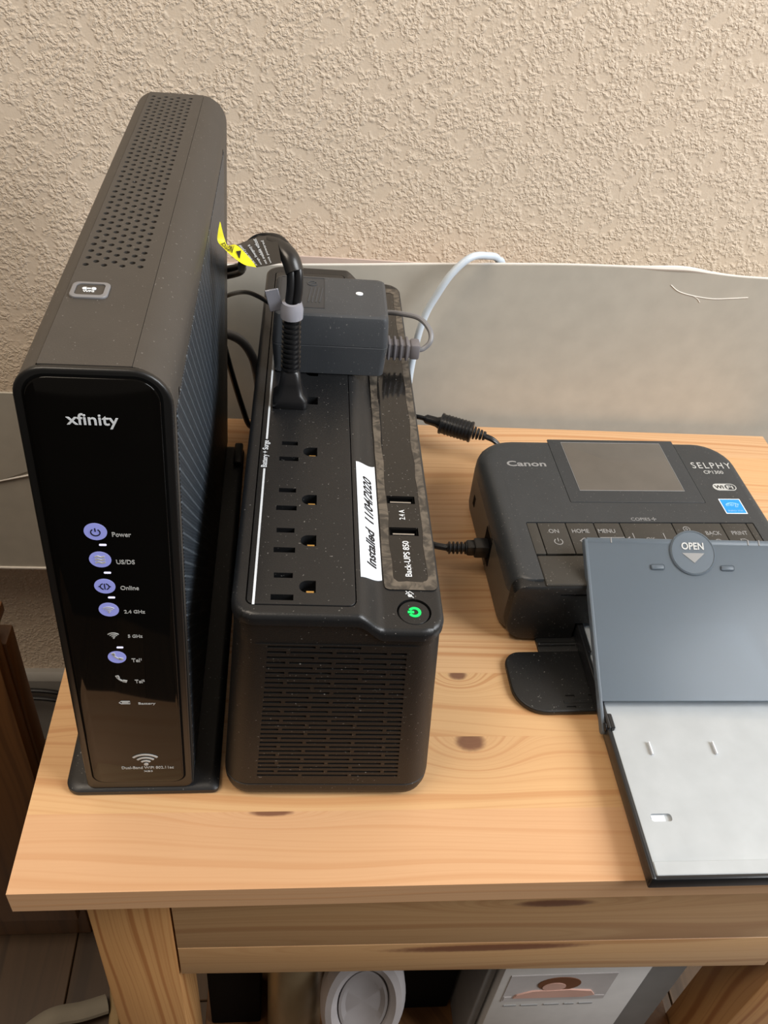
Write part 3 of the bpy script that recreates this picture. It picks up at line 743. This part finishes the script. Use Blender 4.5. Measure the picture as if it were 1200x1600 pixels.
bell = joined(prism([(-1.5, -1), (0, -1), (0, 1), (-1.5, 0.6)], 0, 0.15), strokes([[(-2, -1.6), (2, 1.6)], [(0.2, -1.8), (1.8, -0.2), (0.2, 1.8)]], 0.4))
finish('mute_symbol', place(bell, 31.4, 22.0, 131.6, QUARTER), 'print_white', ups)
pb = finish('power_button', lathe([(0.1, 127.0), (7.1, 127.0), (7.1, 130.4), (6.6, 131.0), (0.1, 131.2)], 40, 'z', (32.7, 11.9, 0)), 'ups', ups)
finish('power_light', place(joined(strokes([arc(0, 0, 2.3, 150, -150, 20)], 1.25), box(-3.0, -0.2, -0.6, 0.6, 0, 0.25)), 32.9, 11.9, 131.2), 'green', pb)
# date label draped over the sloping shoulder
def drape(bm, dz):
    for v in bm.verts: v.co.z += up(v.co.x) + dz
    return bm
lab = bmesh.new(); NXX, NYY = 12, 10; rowsv = []
for dz in (0.05, 0.3):
    g = []
    for j in range(NYY + 1):
        L = []
        for i in range(NXX + 1):
            x = 9.2 + 10.3 * i / NXX; yy = 24.3 + 82.0 * j / NYY + 6.0 * i / NXX
            L.append(lab.verts.new((x, yy, dz)))
        g.append(L)
    rowsv.append(g)
for j in range(NYY):
    for i in range(NXX):
        lab.faces.new((rowsv[1][j][i], rowsv[1][j][i + 1], rowsv[1][j + 1][i + 1], rowsv[1][j + 1][i])); lab.faces.new((rowsv[0][j][i], rowsv[0][j + 1][i], rowsv[0][j + 1][i + 1], rowsv[0][j][i + 1]))
for j in range(NYY):
    for i in (0, NXX): lab.faces.new((rowsv[0][j][i], rowsv[0][j + 1][i], rowsv[1][j + 1][i], rowsv[1][j][i]))
for i in range(NXX):
    for j in (0, NYY): lab.faces.new((rowsv[0][j][i], rowsv[0][j][i + 1], rowsv[1][j][i + 1], rowsv[1][j][i]))
dl = finish('date_label', drape(lab, 0.12), 'label_white', ups)
tx = place(text_bm('Installed  11/04/2020', 63.0, 4.7, shear=0.0, bold=0.030, t=0.1), 14.9, 67.5, 0, QUARTER)
bmesh.ops.subdivide_edges(tx, edges=[e for e in tx.edges if e.calc_length() > 2.5], cuts=1)
finish('handwriting', drape(tx, 0.45), 'ink', dl)

# ================================================================ adapter plugged into the backup
ad = thing('power_adapter', 'square dark grey power adapter plugged into the far end of the battery backup', 'power adapter', 20.5, 456, 140.6, -0.0144)
def ad_loop(z, hx, hy, r=3.5): return [(p[0], p[1], z) for p in rrect(-hx, hx, -hy, hy, r, 6)]
finish('case', loft([ad_loop(0, 30.4, 23.2), ad_loop(0.8, 31.2, 24.0), ad_loop(18.6, 32.5, 24.6), ad_loop(18.8, 32.2, 24.4), ad_loop(19.2, 32.2, 24.4), ad_loop(19.4, 32.5, 24.6), ad_loop(34.6, 31.6, 23.8), ad_loop(36.4, 31.0, 23.2), ad_loop(37.3, 29.8, 22.0), ad_loop(37.6, 28.2, 20.4)]), 'adapter', ad, 24)
rp = finish('recessed_label', joined(prism(rrect(-28.2, -4.4, -15.7, 19.2, 0.5), 37.4, 37.66), strokes([[(-28.6, -16.1), (-4.0, -16.1), (-4.0, 19.6), (-28.6, 19.6), (-28.6, -16.1)]], 0.5, 37.8)), 'adapter_label', ad)
for q in range(4):
    finish('embossed_text_line', place(box(-5.5, 5.5, -0.45, 0.45, 0, 0.25, 0.1, 1), -12.3 + q * 2.1, -1.0, 37.66, Matrix.Rotation(math.radians(84), 4, 'Z') @ Matrix.Diagonal((1.6, 1, 1, 1))), 'adapter', rp)
finish('embossed_mark', place(strokes([arc(0, 0, 2.6, 0, 360, 18), [(-1.6, -1.6), (1.6, 1.6)]], 0.5, 0.3), -11, 12.5, 37.66), 'adapter', rp)
finish('embossed_mark', place(strokes([arc(0, 0, 2.4, 0, 360, 3)], 0.5, 0.3), -22, 12, 37.6), 'adapter', rp)
finish('white_spot', place(prism(arc(0, 0, 2.1, 0, 360, 24, 1.9)[:-1], 0, 0.4), 15.8, 3.0, 37.6), 'print_bright', ad)

# grey ribbed boot and thin cable at the adapter's right side
gb = thing('grey_connector', 'grey ribbed connector with a looping thin cable, sticking out right of the power adapter', 'connector', 54.5, 458, 140.0, -0.0144)
core = finish('boot', joined(box(0.3, 15, -4.4, 4.4, 0, 9.0, 1.6, 2), box(14.2, 20.0, -4.8, 4.8, -0.3, 9.6, 1.4, 2)), 'relief_grey', gb)
for q in range(4): finish('boot_rib', box(0.6 + q * 3.6, 2.2 + q * 3.6, -5.4, 5.4, -0.9, 10.2, 0.7, 2), 'relief_grey', gb)
finish('thin_cable', tube([(19, 0, 4.0), (23, 1, 5.0), (26.6, 3, 9.0), (26.0, 8, 13.5), (20, 16, 16.5), (10, 24, 14.5), (0, 31, 11), (-12, 34, 6), (-26, 42, 2), (-34, 60, -20)], 1.6, 10), 'grey_cable', gb)

# ================================================================ black three-prong plug with its cord and tag
pl = thing('tagged_power_lead', 'black power plug with ribbed neck and cord, carrying a yellow and black warning tag', 'power cord', -1.5, 404.5, 140.6, -0.0144)
def pl_loop(z, hx, y0, y1, r): return [(p[0], p[1], z) for p in rrect(-hx, hx, y0, y1, r, 5)]
finish('plug_body', loft([pl_loop(0, 9.2, -8.6, 5.5, 2.5), pl_loop(0.8, 9.6, -9.0, 6, 3), pl_loop(5.0, 9.2, -8.6, 6, 3), pl_loop(7.5, 7.0, -7.2, 5.6, 3), pl_loop(13, 5.9, -6.0, 5.2, 3), pl_loop(19.5, 4.9, -4.8, 4.6, 3), pl_loop(20.3, 4.2, -4.2, 4.2, 3)]), 'rubber', pl, 40)
neck = finish('strain_relief', lathe([(4.0, 19.5), (3.5, 52), (2.8, 53)], 20), 'rubber', pl)
for q in range(11): finish('relief_rib', lathe([(3.6, 20.6 + q * 2.9), (5.3 - q * 0.05, 21.0 + q * 2.9), (5.3 - q * 0.05, 22.2 + q * 2.9), (3.6, 22.6 + q * 2.9)], 20), 'rubber', pl)
finish('clear_collar', joined(lathe([(4.6, 50.5), (5.8, 51), (5.9, 56), (5.0, 59.2), (3.4, 59.4), (3.4, 51)], 20), place(box(-3.5, 3.5, -0.5, 0.5, 0, 12, 0.4, 1), -7.6, 2.0, 53, Matrix.Rotation(-0.25, 4, 'Y'))), 'clear', pl)
cordpts = [(0, 0, 50), (0.4, 0.5, 58), (1.2, 2, 67), (0.6, 5, 75), (-3, 10, 80), (-10, 18, 81.5), (-19, 27, 77), (-26, 40, 65), (-30, 75, 42), (-34, 135, 13), (-39, 149, 2), (-62, 160, -10)]
for s in (-1.9, 1.9):
    finish('cord', tube([(x + s * (1 if i < 6 else 0.3), y + (0 if i < 4 else s * 0.8), z + (0 if i < 5 else s)) for i, (x, y, z) in enumerate(cordpts)], 2.25, 12), 'rubber', pl)
sl = [(1.0, 4.0, 73.5), (-2.2, 9, 79.4), (-9, 17, 81.4), (-17, 25.5, 78.4)]
finish('cord_sleeve', tube(sl, 4.9, 14, 8, None, 0.75), 'tag_black', pl)
# warning tag: three leaf surfaces in world-space millimetres, moved into the plug's frame
OX, OY, OZ = -1.5, 404.5, 140.6
def ribbon(A, B, thick=0.35, n=6):
    A = smooth_path(A, n); B = smooth_path(B, n); bm = bmesh.new(); rows_ = []
    for a, b in zip(A, B): rows_.append([a + (b - a) * k / 4 for k in range(5)])
    off = Vector((0, thick, -thick * 0.4)); T = [[bm.verts.new(p) for p in r] for r in rows_]; U = [[bm.verts.new(p + off) for p in r] for r in rows_]
    n_, m_ = len(T), 5
    for i in range(n_ - 1):
        for j in range(m_ - 1): bm.faces.new((T[i][j], T[i + 1][j], T[i + 1][j + 1], T[i][j + 1])); bm.faces.new((U[i][j], U[i][j + 1], U[i + 1][j + 1], U[i + 1][j]))
        for j in (0, m_ - 1): bm.faces.new((T[i][j], T[i + 1][j], U[i + 1][j], U[i][j]))
    for i in (0, n_ - 1):
        for j in range(m_ - 1): bm.faces.new((T[i][j], T[i][j + 1], U[i][j + 1], U[i][j]))
    return bm
def W(x, y, z): return Vector((x - OX, y - OY, z - OZ))
bA = [W(-6.9, 398, 223.6), W(-12.9, 398, 221.9), W(-18.7, 398, 220.6)]
bB = [W(-10.3, 425, 225.9), W(-20.2, 425, 223.7), W(-29.4, 413, 224.4)]
tg = finish('warning_tag', ribbon(bA, bB), 'tag_black', pl, 60)
yA = [W(-18.7, 398, 220.6), W(-24.5, 399, 221.1), W(-30.1, 402, 223.3), W(-34.3, 406, 225.1), W(-37.9, 410, 227.0), W(-37.9, 412, 230.7), W(-37.0, 414, 235.3)]
yB = [W(-18.9, 399, 220.8), W(-24.2, 406, 223.4), W(-29.4, 413, 224.4), W(-33.5, 412, 224.4), W(-34.7, 412, 227.3), W(-35.8, 413, 231.0), W(-36.7, 414, 234.7)]
ytag = finish('yellow_strip', ribbon(yA, yB), 'yellow', tg, 60)
def on_ribbon(bm, A, B, s0, s1, t0, t1, lift=0.45):
    """Lay flat lettering on a ribbon: text runs s0..s1 / t0..t1 (its x maps to t when t0, t1 span wider)."""
    A = smooth_path(A, 6); B = smooth_path(B, 6)
    def at(s, t):
        f = max(0, min(0.9999, s)) * (len(A) - 1); i = int(f); g = f - i
        return (A[i] + (A[i + 1] - A[i]) * g).lerp(B[i] + (B[i + 1] - B[i]) * g, t)
    for v in bm.verts:
        p = at(s0 + (s1 - s0) * v.co.x, t0 + (t1 - t0) * v.co.y); v.co = p + Vector((0, -lift * 0.6, lift + v.co.z))
    return bm
def unit(bm, swap=False):
    xs = [v.co.x for v in bm.verts]; ys = [v.co.y for v in bm.verts]; a, b, c, d = min(xs), max(xs), min(ys), max(ys)
    for v in bm.verts:
        u, w = (v.co.x - a) / (b - a), (v.co.y - c) / (d - c); v.co.x, v.co.y = (w, u) if swap else (u, w)
    return bm
for q, s_ in enumerate(('In the event of a power', 'outage, Emergency is', 'not available without', 'unit powered')):
    c0 = 0.90 - q * 0.185
    finish('tag_lettering', on_ribbon(unit(text_bm(s_, 10, 1.2, t=0.02), True), bA, bB, c0 + 0.0, c0 + 0.10, 0.05, 0.94 - 0.12 * (q % 2)), 'print_white', tg)
finish('tag_lettering', on_ribbon(unit(text_bm('NOTICE', 10, 2, bold=0.02, t=0.02)), yA, yB, 0.36, 0.60, 0.85, 0.15, 0.45), 'ink', ytag)
finish('tag_triangle', on_ribbon(unit(prism([(0, 0), (1, 0.5), (0, 1)], 0, 0.02)), yA, yB, 0.24, 0.31, 0.15, 0.85, 0.45), 'ink', ytag)

# ---- loose cables behind
o = finish('white_network_cable', tube([(86, 560, 20), (89, 574, 60), (92, 578, 86), (96, 580, 103), (101.5, 581, 116), (111, 583, 133.5), (124, 588, 144.5), (138, 597, 142.5), (148, 604, 137), (154, 609, 120), (156, 610, 20), (156, 610, -160)], 2.7, 14), 'white_cable')
tag(o, 'pale blue-white network cable arching over the top of the beige board', 'cable', at=(120, 588, 0.2))
o = finish('thin_black_cable', tube([(-56, 566, 112), (-43.5, 558, 122.5), (-32, 530, 139), (-23, 508, 148), (-13, 492, 151), (0, 486, 150), (12, 487, 143.5)], 1.5, 10), 'rubber')
tag(o, 'thin black cable crossing from behind the modem to the far side of the power adapter', 'cable', at=(-20, 505, 140.6))
o = finish('thick_grey_cable', tube([(-60, 562, 92), (-44.4, 562, 88), (-36, 562, 82), (-30, 562, 71), (-27, 564, 56), (-25, 572, 30), (-24, 578, 4)], 3.4, 12), 'grey_cable')
tag(o, 'thick grey cable curving down in the gap between modem and battery backup', 'cable', at=(-24, 578, 0.2))
o = finish('black_cable', tube([(-52, 561, 90), (-44.5, 561, 54), (-38, 561, 27), (-33, 562, 10), (-26, 570, 2.2)], 2.2, 10), 'rubber')
tag(o, 'black cable slanting down in front of the board between modem and battery backup', 'cable', at=(-33, 562, 0))

# ================================================================ photo printer
pr = thing('photo_printer', 'compact black photo printer with grey screen, right of the battery backup', 'printer', 223.5, 501.9, 0.2, 0.0289)
PW, PT, PF = 91.3, 51.0, -141.0
def pl2(z, g, r, fy=0.0): return [(p[0], p[1], z) for p in rrect(-96.0 + g, 93.2 - g, PF + fy, 1.0 - min(g, 8), r, 7)]
bodyb = loft([pl2(1.2, 3.0, (14, 14, 22, 22), 3), pl2(2.6, 1.2, (14, 14, 22, 22), 1.2), pl2(7, 0.2, (12, 12, 24, 24), 0.2), pl2(36.2, 0, (9, 9, 24, 24), 0)])
bodyb = cut(bodyb, [box(-51, 71, -150, -126, 3.2, 17)])
finish('body', bodyb, 'canon_side', pr, 40)
topl = loft([pl2(36.4, 0, (9, 9, 24, 24)), pl2(41, 0.2, (9, 9, 24, 24)), pl2(45, 1.0, (9, 9, 24, 24)), pl2(48, 2.6, (9, 9, 24, 24)), pl2(49.9, 4.8, (9, 9, 23, 23)), pl2(50.7, 7.0, (9, 9, 22, 22)), pl2(51.0, 9.5, (8, 8, 20, 20))])
# the top shell reaches the front only as a lip: front edge pulled back so that the black nose shows below
topl = cut(topl, [prism(rrect(-77.2, 76.8, -119.5, -90.2, 1.2), 48.9, 60), prism(rrect(-42.6, 51.6, -70.8, -1.2, 1.0), 50.55, 60)])
topl = cut(topl, [prism([(-77.1, -150), (76.7, -150), (76.7, -110), (-77.1, -110)], 48.6, 60)])
finish('top_shell', topl, 'canon', pr, 30)
nose = cut(loft([[(x, y, z) for (x, z) in rrect(-95.0 + g, 92.0 - g, 1.6 + g, 49.4 - g * 0.5, (15, 15, 7, 7), 7)] for (y, g) in ((-138.0, 0), (-143.2, 0), (-145.2, 0.7), (-146.0, 2.6))]), [box(-66, 66, -150, -142.5, 41.3, 42.8), box(-51, 71, -150, -130, 3.2, 17)])
finish('front_nose', nose, 'canon_dark', pr, 35)
finish('cassette_bay', box(-50.5, 70.5, -127.5, -126.2, 3.6, 16.6), 'void', pr)
finish('front_lip', box(-76.6, 76.2, -145.2, -119.7, 48.4, 50.4, 1.2, 3), 'button', pr)
sp = finish('screen_bezel', prism(rrect(-42.3, 51.3, -70.4, -1.6, 0.8), 50.3, 51.15, 'z', 0.2), 'canon', pr)
finish('screen_glass', prism(rrect(-32.6, 40.4, -58.3, -5.5, 0.4), 51.1, 51.35, 'z', 0.1), 'lcd', sp)
finish('screen_frame_line', strokes([[(-32.9, -58.6), (40.7, -58.6), (40.7, -5.2), (-32.9, -5.2), (-32.9, -58.6)]], 0.5, 0.2), 'print_grey', sp).location.z = 51.15 * S
bxs = [(-76.8, -70.4, None), (-69.8, -51.7, 'ON'), (-51.1, -33.0, 'HOME'), (-32.4, -15.6, 'MENU'), (-15.0, 19.8, 'OK'), (20.4, 53.4, 'BACK'), (54.0, 71.2, 'PRINT'), (71.8, 76.4, None)]
for a, b, s_ in bxs:
    bt = finish('button', prism(rrect(a, b, -119.0, -90.7, 0.6, 3), 49.0, 50.75, 'z', 0.25), 'button', pr)
    cx = (a + b) / 2
    if s_ is None: continue
    tw = {'ON': 6.6, 'HOME': 11.2, 'MENU': 11.2, 'OK': 6.2, 'BACK': 10.2, 'PRINT': 10.8}[s_]
    tx_, ty_ = {'ON': (-60.8, -98.5), 'HOME': (-43.2, -98.4), 'MENU': (-25.9, -98.4), 'OK': (1.2, -106.2), 'BACK': (45.2, -100.2), 'PRINT': (63.3, -100.1)}[s_]
    finish('lettering', place(text_bm(s_, tw, 3.6, bold=0.01), tx_, ty_, 50.75), 'print_grey', bt)
    ik = None
    if s_ == 'ON': ik = place(strokes([arc(0, 0, 2.6, 125, 415, 20), [(0, 0.2), (0, 3.2)]], 0.6), -60.0, -108.3, 0)
    if s_ == 'HOME': ik = place(strokes([[(-3.4, 0.2), (0, 3.0), (3.4, 0.2)], [(-2.4, 0.6), (-2.4, -2.6), (2.4, -2.6), (2.4, 0.6)], arc(0, -0.8, 0.9, 0, 360, 10)], 0.6), -42.6, -108.0, 0)
    if s_ == 'MENU': ik = strokes([[(-32, -104.6), (-15.8, -104.6)]], 0.5)
    if s_ == 'OK': ik = joined(strokes([[(-9.5, -100.5), (-9.5, -111), (-6.0, -111)], [(11, -100.5), (11, -111)]], 0.6), strokes([[(-14.2, -106), (-12.2, -104)]], 0.8))
    if s_ == 'BACK': ik = joined(strokes([arc(28.3, -96.6, 2.2, 0, 360, 16), [(30, -98.2), (32.8, -100.6)], [(27.1, -96.6), (29.5, -96.6)], [(28.3, -95.4), (28.3, -97.8)]], 0.5), strokes([arc(46, -108.5, 2.2, 20, 180, 10)], 0.5))
    if s_ == 'PRINT': ik = strokes([[(61.5, -110), (61.5, -106), (64.5, -106), (66, -107.5), (66, -110)]], 0.6)
    if ik is not None: finish('button_symbol', place(ik, 0, 0, 50.75), 'print_grey', bt)
finish('copies_lettering', place(joined(text_bm('COPIES', 13.0, 2.8), place(strokes([[(-1.6, 0), (1.6, 0)], [(0, -1.6), (0, 1.6)]], 0.6), 9.0, 0, 0)), 0.2, -87.2, 51.0), 'print_grey', pr)
finish('maker_lettering', place(text_bm('Canon', 27.6, 5.8, bold=0.022), -63.6, -30.0, 51.0), 'print_grey', pr)
finish('model_lettering', place(joined(text_bm('SELPHY', 29.4, 6.6, spacing=1.25), place(text_bm('CP1300', 14.4, 3.4), -1.2, -7.6, 0)), 71.2, -29.8, 51.0), 'print_silver', pr)
wb = cut(prism(rrect(-8.4, 8.4, -3.6, 3.6, 3.5), 0, 0.2), [prism(rrect(0.2, 7.8, -3.0, 3.0, 2.9), -1, 1)])
wfb = finish('wireless_badge', place(wb, 71.6, -53.8, 51.0), 'print_silver', pr)
finish('badge_lettering', place(text_bm('Wi', 6.2, 3.6, bold=0.02), 67.6, -53.8, 51.2), 'canon_dark', wfb)
finish('badge_lettering', place(text_bm('Fi', 4.6, 3.6, bold=0.02), 75.4, -53.8, 51.05), 'print_silver', wfb)
st = finish('energy_sticker', place(prism(rrect(-7.6, 7.6, -7.6, 7.6, 0.3, 2), 0, 0.15), 69.4, -74.0, 51.02), 'label_white', pr)
finish('sticker_print', place(prism(rrect(-6.9, 6.9, -6.9, 6.9, 0.2, 2), 0.15, 0.22), 69.4, -74.0, 51.02), 'blue', st)
finish('sticker_lettering', place(joined(text_bm('energy', 9.6, 3.6, shear=0.3), place(strokes([arc(0, -2.0, 5.6, 35, 150, 14, 4.2)], 0.5), 0, 0.4, 0), place(text_bm('ENERGY STAR', 10.6, 1.5), 0, -5.4, 0)), 69.4, -73.4, 51.25), 'blue_light', st)
# door on the table, its hinge, and the side port
dp = [(p[0], p[1]) for p in rrect(-97.0, 90.0, -201.5, -156.5, (19, 19, 10, 10), 8)]
door = finish('front_door', cut(prism(dp, 0.4, 3.9, 'z', 1.1), [box(-66, -60.5, -191.5, -190.0, 3.2, 6), box(-67, -61.5, -199.3, -197.8, 3.2, 6), box(-52, -47, -191.5, -190.0, 3.2, 6)]), 'canon_dark', pr, 35)
finish('door_ridge', box(-68, -30, -196.0, -193.6, 3.7, 4.2, 0.2, 1), 'canon_dark', door)
finish('door_hinge', joined(box(-74, 74, -157.5, -139.0, 0.8, 3.4, 1.0, 2), place(lathe([(1.5, -74), (1.5, 74)], 14, 'x'), 0, -151.0, 3.4)), 'canon_dark', pr)
finish('side_port', box(-96.25, -94.5, -91, -74, 12.0, 33.0, 0.2, 1), 'void', pr)
finish('side_port', box(-96.15, -94.5, -36, -31, 16.0, 24.0, 0.2, 1), 'void', pr)
ud = finish('side_recess', prism([(-76, 36), (-90, 36), (-90, 14), (-83, 6)], -96.2, -95.2, 'x'), 'canon_dark', pr)

# ---- usb lead into the printer's left side
us = thing('usb_lead', 'short black lead from the battery backup into the left side of the photo printer', 'cable', 112, 414, 0.2)
finish('plug', joined(box(8, 18.0, -5.2, 5.2, 18.4, 28.4, 1.6, 2), box(3, 9.5, -4.2, 4.2, 19.4, 27.4, 1.6, 2)), 'rubber', us)
finish('strain_relief', tube([(-9.5, 0, 23.0), (3.5, 0, 23.4)], 2.8, 12, 0), 'rubber', us)
for q in range(5): finish('relief_rib', place(lathe([(3.0, -0.7), (4.2, -0.4), (4.2, 0.4), (3.0, 0.7)], 14, 'x'), -8 + q * 2.7, 0, 23.1), 'rubber', us)
finish('cord', tube([(-36, 22, 20), (-26, 12, 21), (-19, 4, 22), (-9, 0, 23)], 2.3, 10), 'rubber', us)

# ---- power lead with ferrite behind the printer
fe = thing('ferrite_power_lead', 'black power lead with a ribbed cylindrical ferrite behind the printer', 'cable', 125, 545, 0.2)
fax = Vector((24.5, -9.0, -1.5)).normalized()
def along(bm): return xf(bm, Matrix.Translation((0, 0, 26)) @ fax.to_track_quat('X', 'Z').to_matrix().to_4x4())
def xl(prof): return along(lathe(prof, 18, 'x'))
finish('ferrite', xl([(5.0, -13), (7.2, -12.2), (7.6, -11), (7.6, 11), (7.2, 12.2), (5.0, 13)]), 'rubber', fe)
for q in range(7): finish('grip_rib', xl([(7.4, -8.2 + q * 2.6), (8.0, -7.8 + q * 2.6), (8.0, -6.8 + q * 2.6), (7.4, -6.4 + q * 2.6)]), 'rubber', fe)
for x_ in (-11.6, 11.6): finish('end_band', xl([(7.4, x_ - 1.2), (8.2, x_ - 0.8), (8.2, x_ + 0.8), (7.4, x_ + 1.2)]), 'rubber', fe)
finish('left_sleeve', xl([(1.9, -26), (3.6, -24), (3.8, -16), (5.2, -12.5)]), 'rubber', fe)
for q in range(4): finish('relief_rib', xl([(3.2, 13.4 + q * 2.6), (5.2 - q * 0.5, 13.8 + q * 2.6), (4.9 - q * 0.5, 15.2 + q * 2.6), (3.0, 15.6 + q * 2.6)]), 'rubber', fe)
E_ = fax * 22; B_ = fax * -24
for s in (-1.4, 1.4):
    finish('cord', tube([(E_.x, E_.y + s, 26 + E_.z), (E_.x + 8, E_.y - 3 + s, 22.5), (E_.x + 18, E_.y - 6 + s * 0.8, 14), (E_.x + 30, E_.y - 12 + s, 8)], 1.5, 10), 'rubber', fe)
finish('cord', tube([(B_.x, B_.y, 26 + B_.z), (B_.x - 8, B_.y + 4, 26.5), (B_.x - 22, B_.y + 10, 22), (B_.x - 40, B_.y + 20, 2)], 1.9, 10), 'rubber', fe)

# ================================================================ paper cassette
ct = thing('paper_cassette', 'black paper cassette with a raised frosted lid, sticking out of the front of the printer', 'paper cassette', 178, 193.5, 4.6)
CWD, CLN = 118.0, 176.0
finish('bottom_tray', box(0.6, CWD - 0.6, 0.6, CLN, 0, 2.0, 0.6, 1), 'tray_black', ct)
finish('left_wall', joined(box(0, 2.6, 0, 88, 0, 9.2, 1.0, 2), box(0.3, 2.4, 86, CLN, 0, 10.8, 0.8, 2), box(2.0, 4.8, 86, 96, 3, 10.4, 0.6, 1), box(2.0, 4.4, 140, 170, 3, 10.8, 0.6, 1)), 'tray_black', ct)
finish('right_wall', joined(box(CWD - 2.6, CWD, 0, 88, 0, 9.2, 1.0, 2), box(CWD - 2.4, CWD - 0.3, 86, CLN, 0, 10.8, 0.8, 2)), 'tray_black', ct)
finish('front_wall', box(0, CWD, -0.2, 2.4, 0, 8.6, 1.0, 2), 'tray_black', ct)
cover_plate = cut(prism(rrect(3.4, CWD - 3.0, 2.2, 106, 1.2, 3), 5.4, 7.6, 'z', 0.3), [prism(rrect(9.6, 21.0, 31.0, 35.4, 1.6, 3), 6.0, 10)])
cpl = finish('front_cover', cover_plate, 'tray_plate', ct)
finish('front_step', box(3.6, CWD - 3.2, 2.6, 9.6, 7.4, 8.0, 0.2, 1), 'tray_plate', cpl)
finish('paper_stack', prism(rrect(4.5, CWD - 4.5, 106, CLN - 1, 0.6, 2), 2.1, 6.8), 'tray_plate', ct)
for x_ in (21.6, 58.4):
    finish('guide_fin', box(x_ - 0.5, x_ + 0.5, 70, 78, 7.4, 9.4, 0.3, 1), 'label_white', cpl)
finish('notch_paper', box(10.2, 17.5, 31.4, 35.0, 6.02, 6.9, 0.1, 1), 'label_white', cpl)
finish('hinge_pin', joined(place(lathe([(2.2, -0.9), (2.6, -0.5), (2.6, 2.4), (2.0, 3.0)], 18, 'x'), 0, 88.5, 7.6)), 'tray_black', ct)
# lid: local u across, v up the slope, w outwards; built in its own frame and then tilted about the hinge
LT = Matrix.Translation((-0.9, 88.0, 5.0)) @ Matrix.Rotation(math.radians(29.5), 4, 'X')
lid = finish('lid', xf(joined(prism(rrect(0.2, 117.8, 16.0, 112.6, 1.0, 3), 0, 1.5, 'z', 0.35)), LT), 'lid', ct)
finish('lid_flange', xf(prism(rrect(-2.0, 112.8, -3.6, 1.6, (2.4, 2.0, 1.0, 2.4), 5), -0.9, 1.0, 'x', 0.3), LT), 'lid', lid)
finish('lid_flange', xf(prism(rrect(-2.0, 112.8, -3.6, 1.6, (2.4, 2.0, 1.0, 2.4), 5), 117.0, 118.9, 'x', 0.3), LT), 'lid', lid)
finish('lid_top_lip', xf(box(0.4, 117.6, 109.8, 113.4, -3.0, 1.7, 0.7, 2), LT), 'lid', lid)
finish('disc', xf(lathe([(0.1, 1.4), (14.2, 1.4), (14.2, 2.4), (13.4, 3.0), (12.9, 2.6), (0.1, 2.6)], 48, 'z', (65.9, 104.6, 0)), LT), 'lid', lid)
finish('disc_lettering', xf(place(text_bm('OPEN', 14.0, 4.6, bold=0.02, t=0.35), 65.9, 108.6, 2.6), LT), 'print_silver', lid)
finish('disc_arrow', xf(place(prism([(-7.2, 3), (0, -3.2), (7.2, 3)], 0, 0.3), 65.9, 101.2, 2.55), LT), 'print_grey', lid)
for x_ in (42.5, 86.5):
    finish('lid_bump', xf(box(x_ - 4, x_ + 4.5, 93.6, 97.0, 1.2, 2.6, 1.1, 3), LT), 'lid', lid)
for x_ in (15.6, 102.5, 109.5):
    finish('lid_notch', xf(box(x_ - 0.4, x_ + 0.4, 110.0, 113.6, 1.5, 2.0, 0.15, 1), LT), 'print_grey', lid)
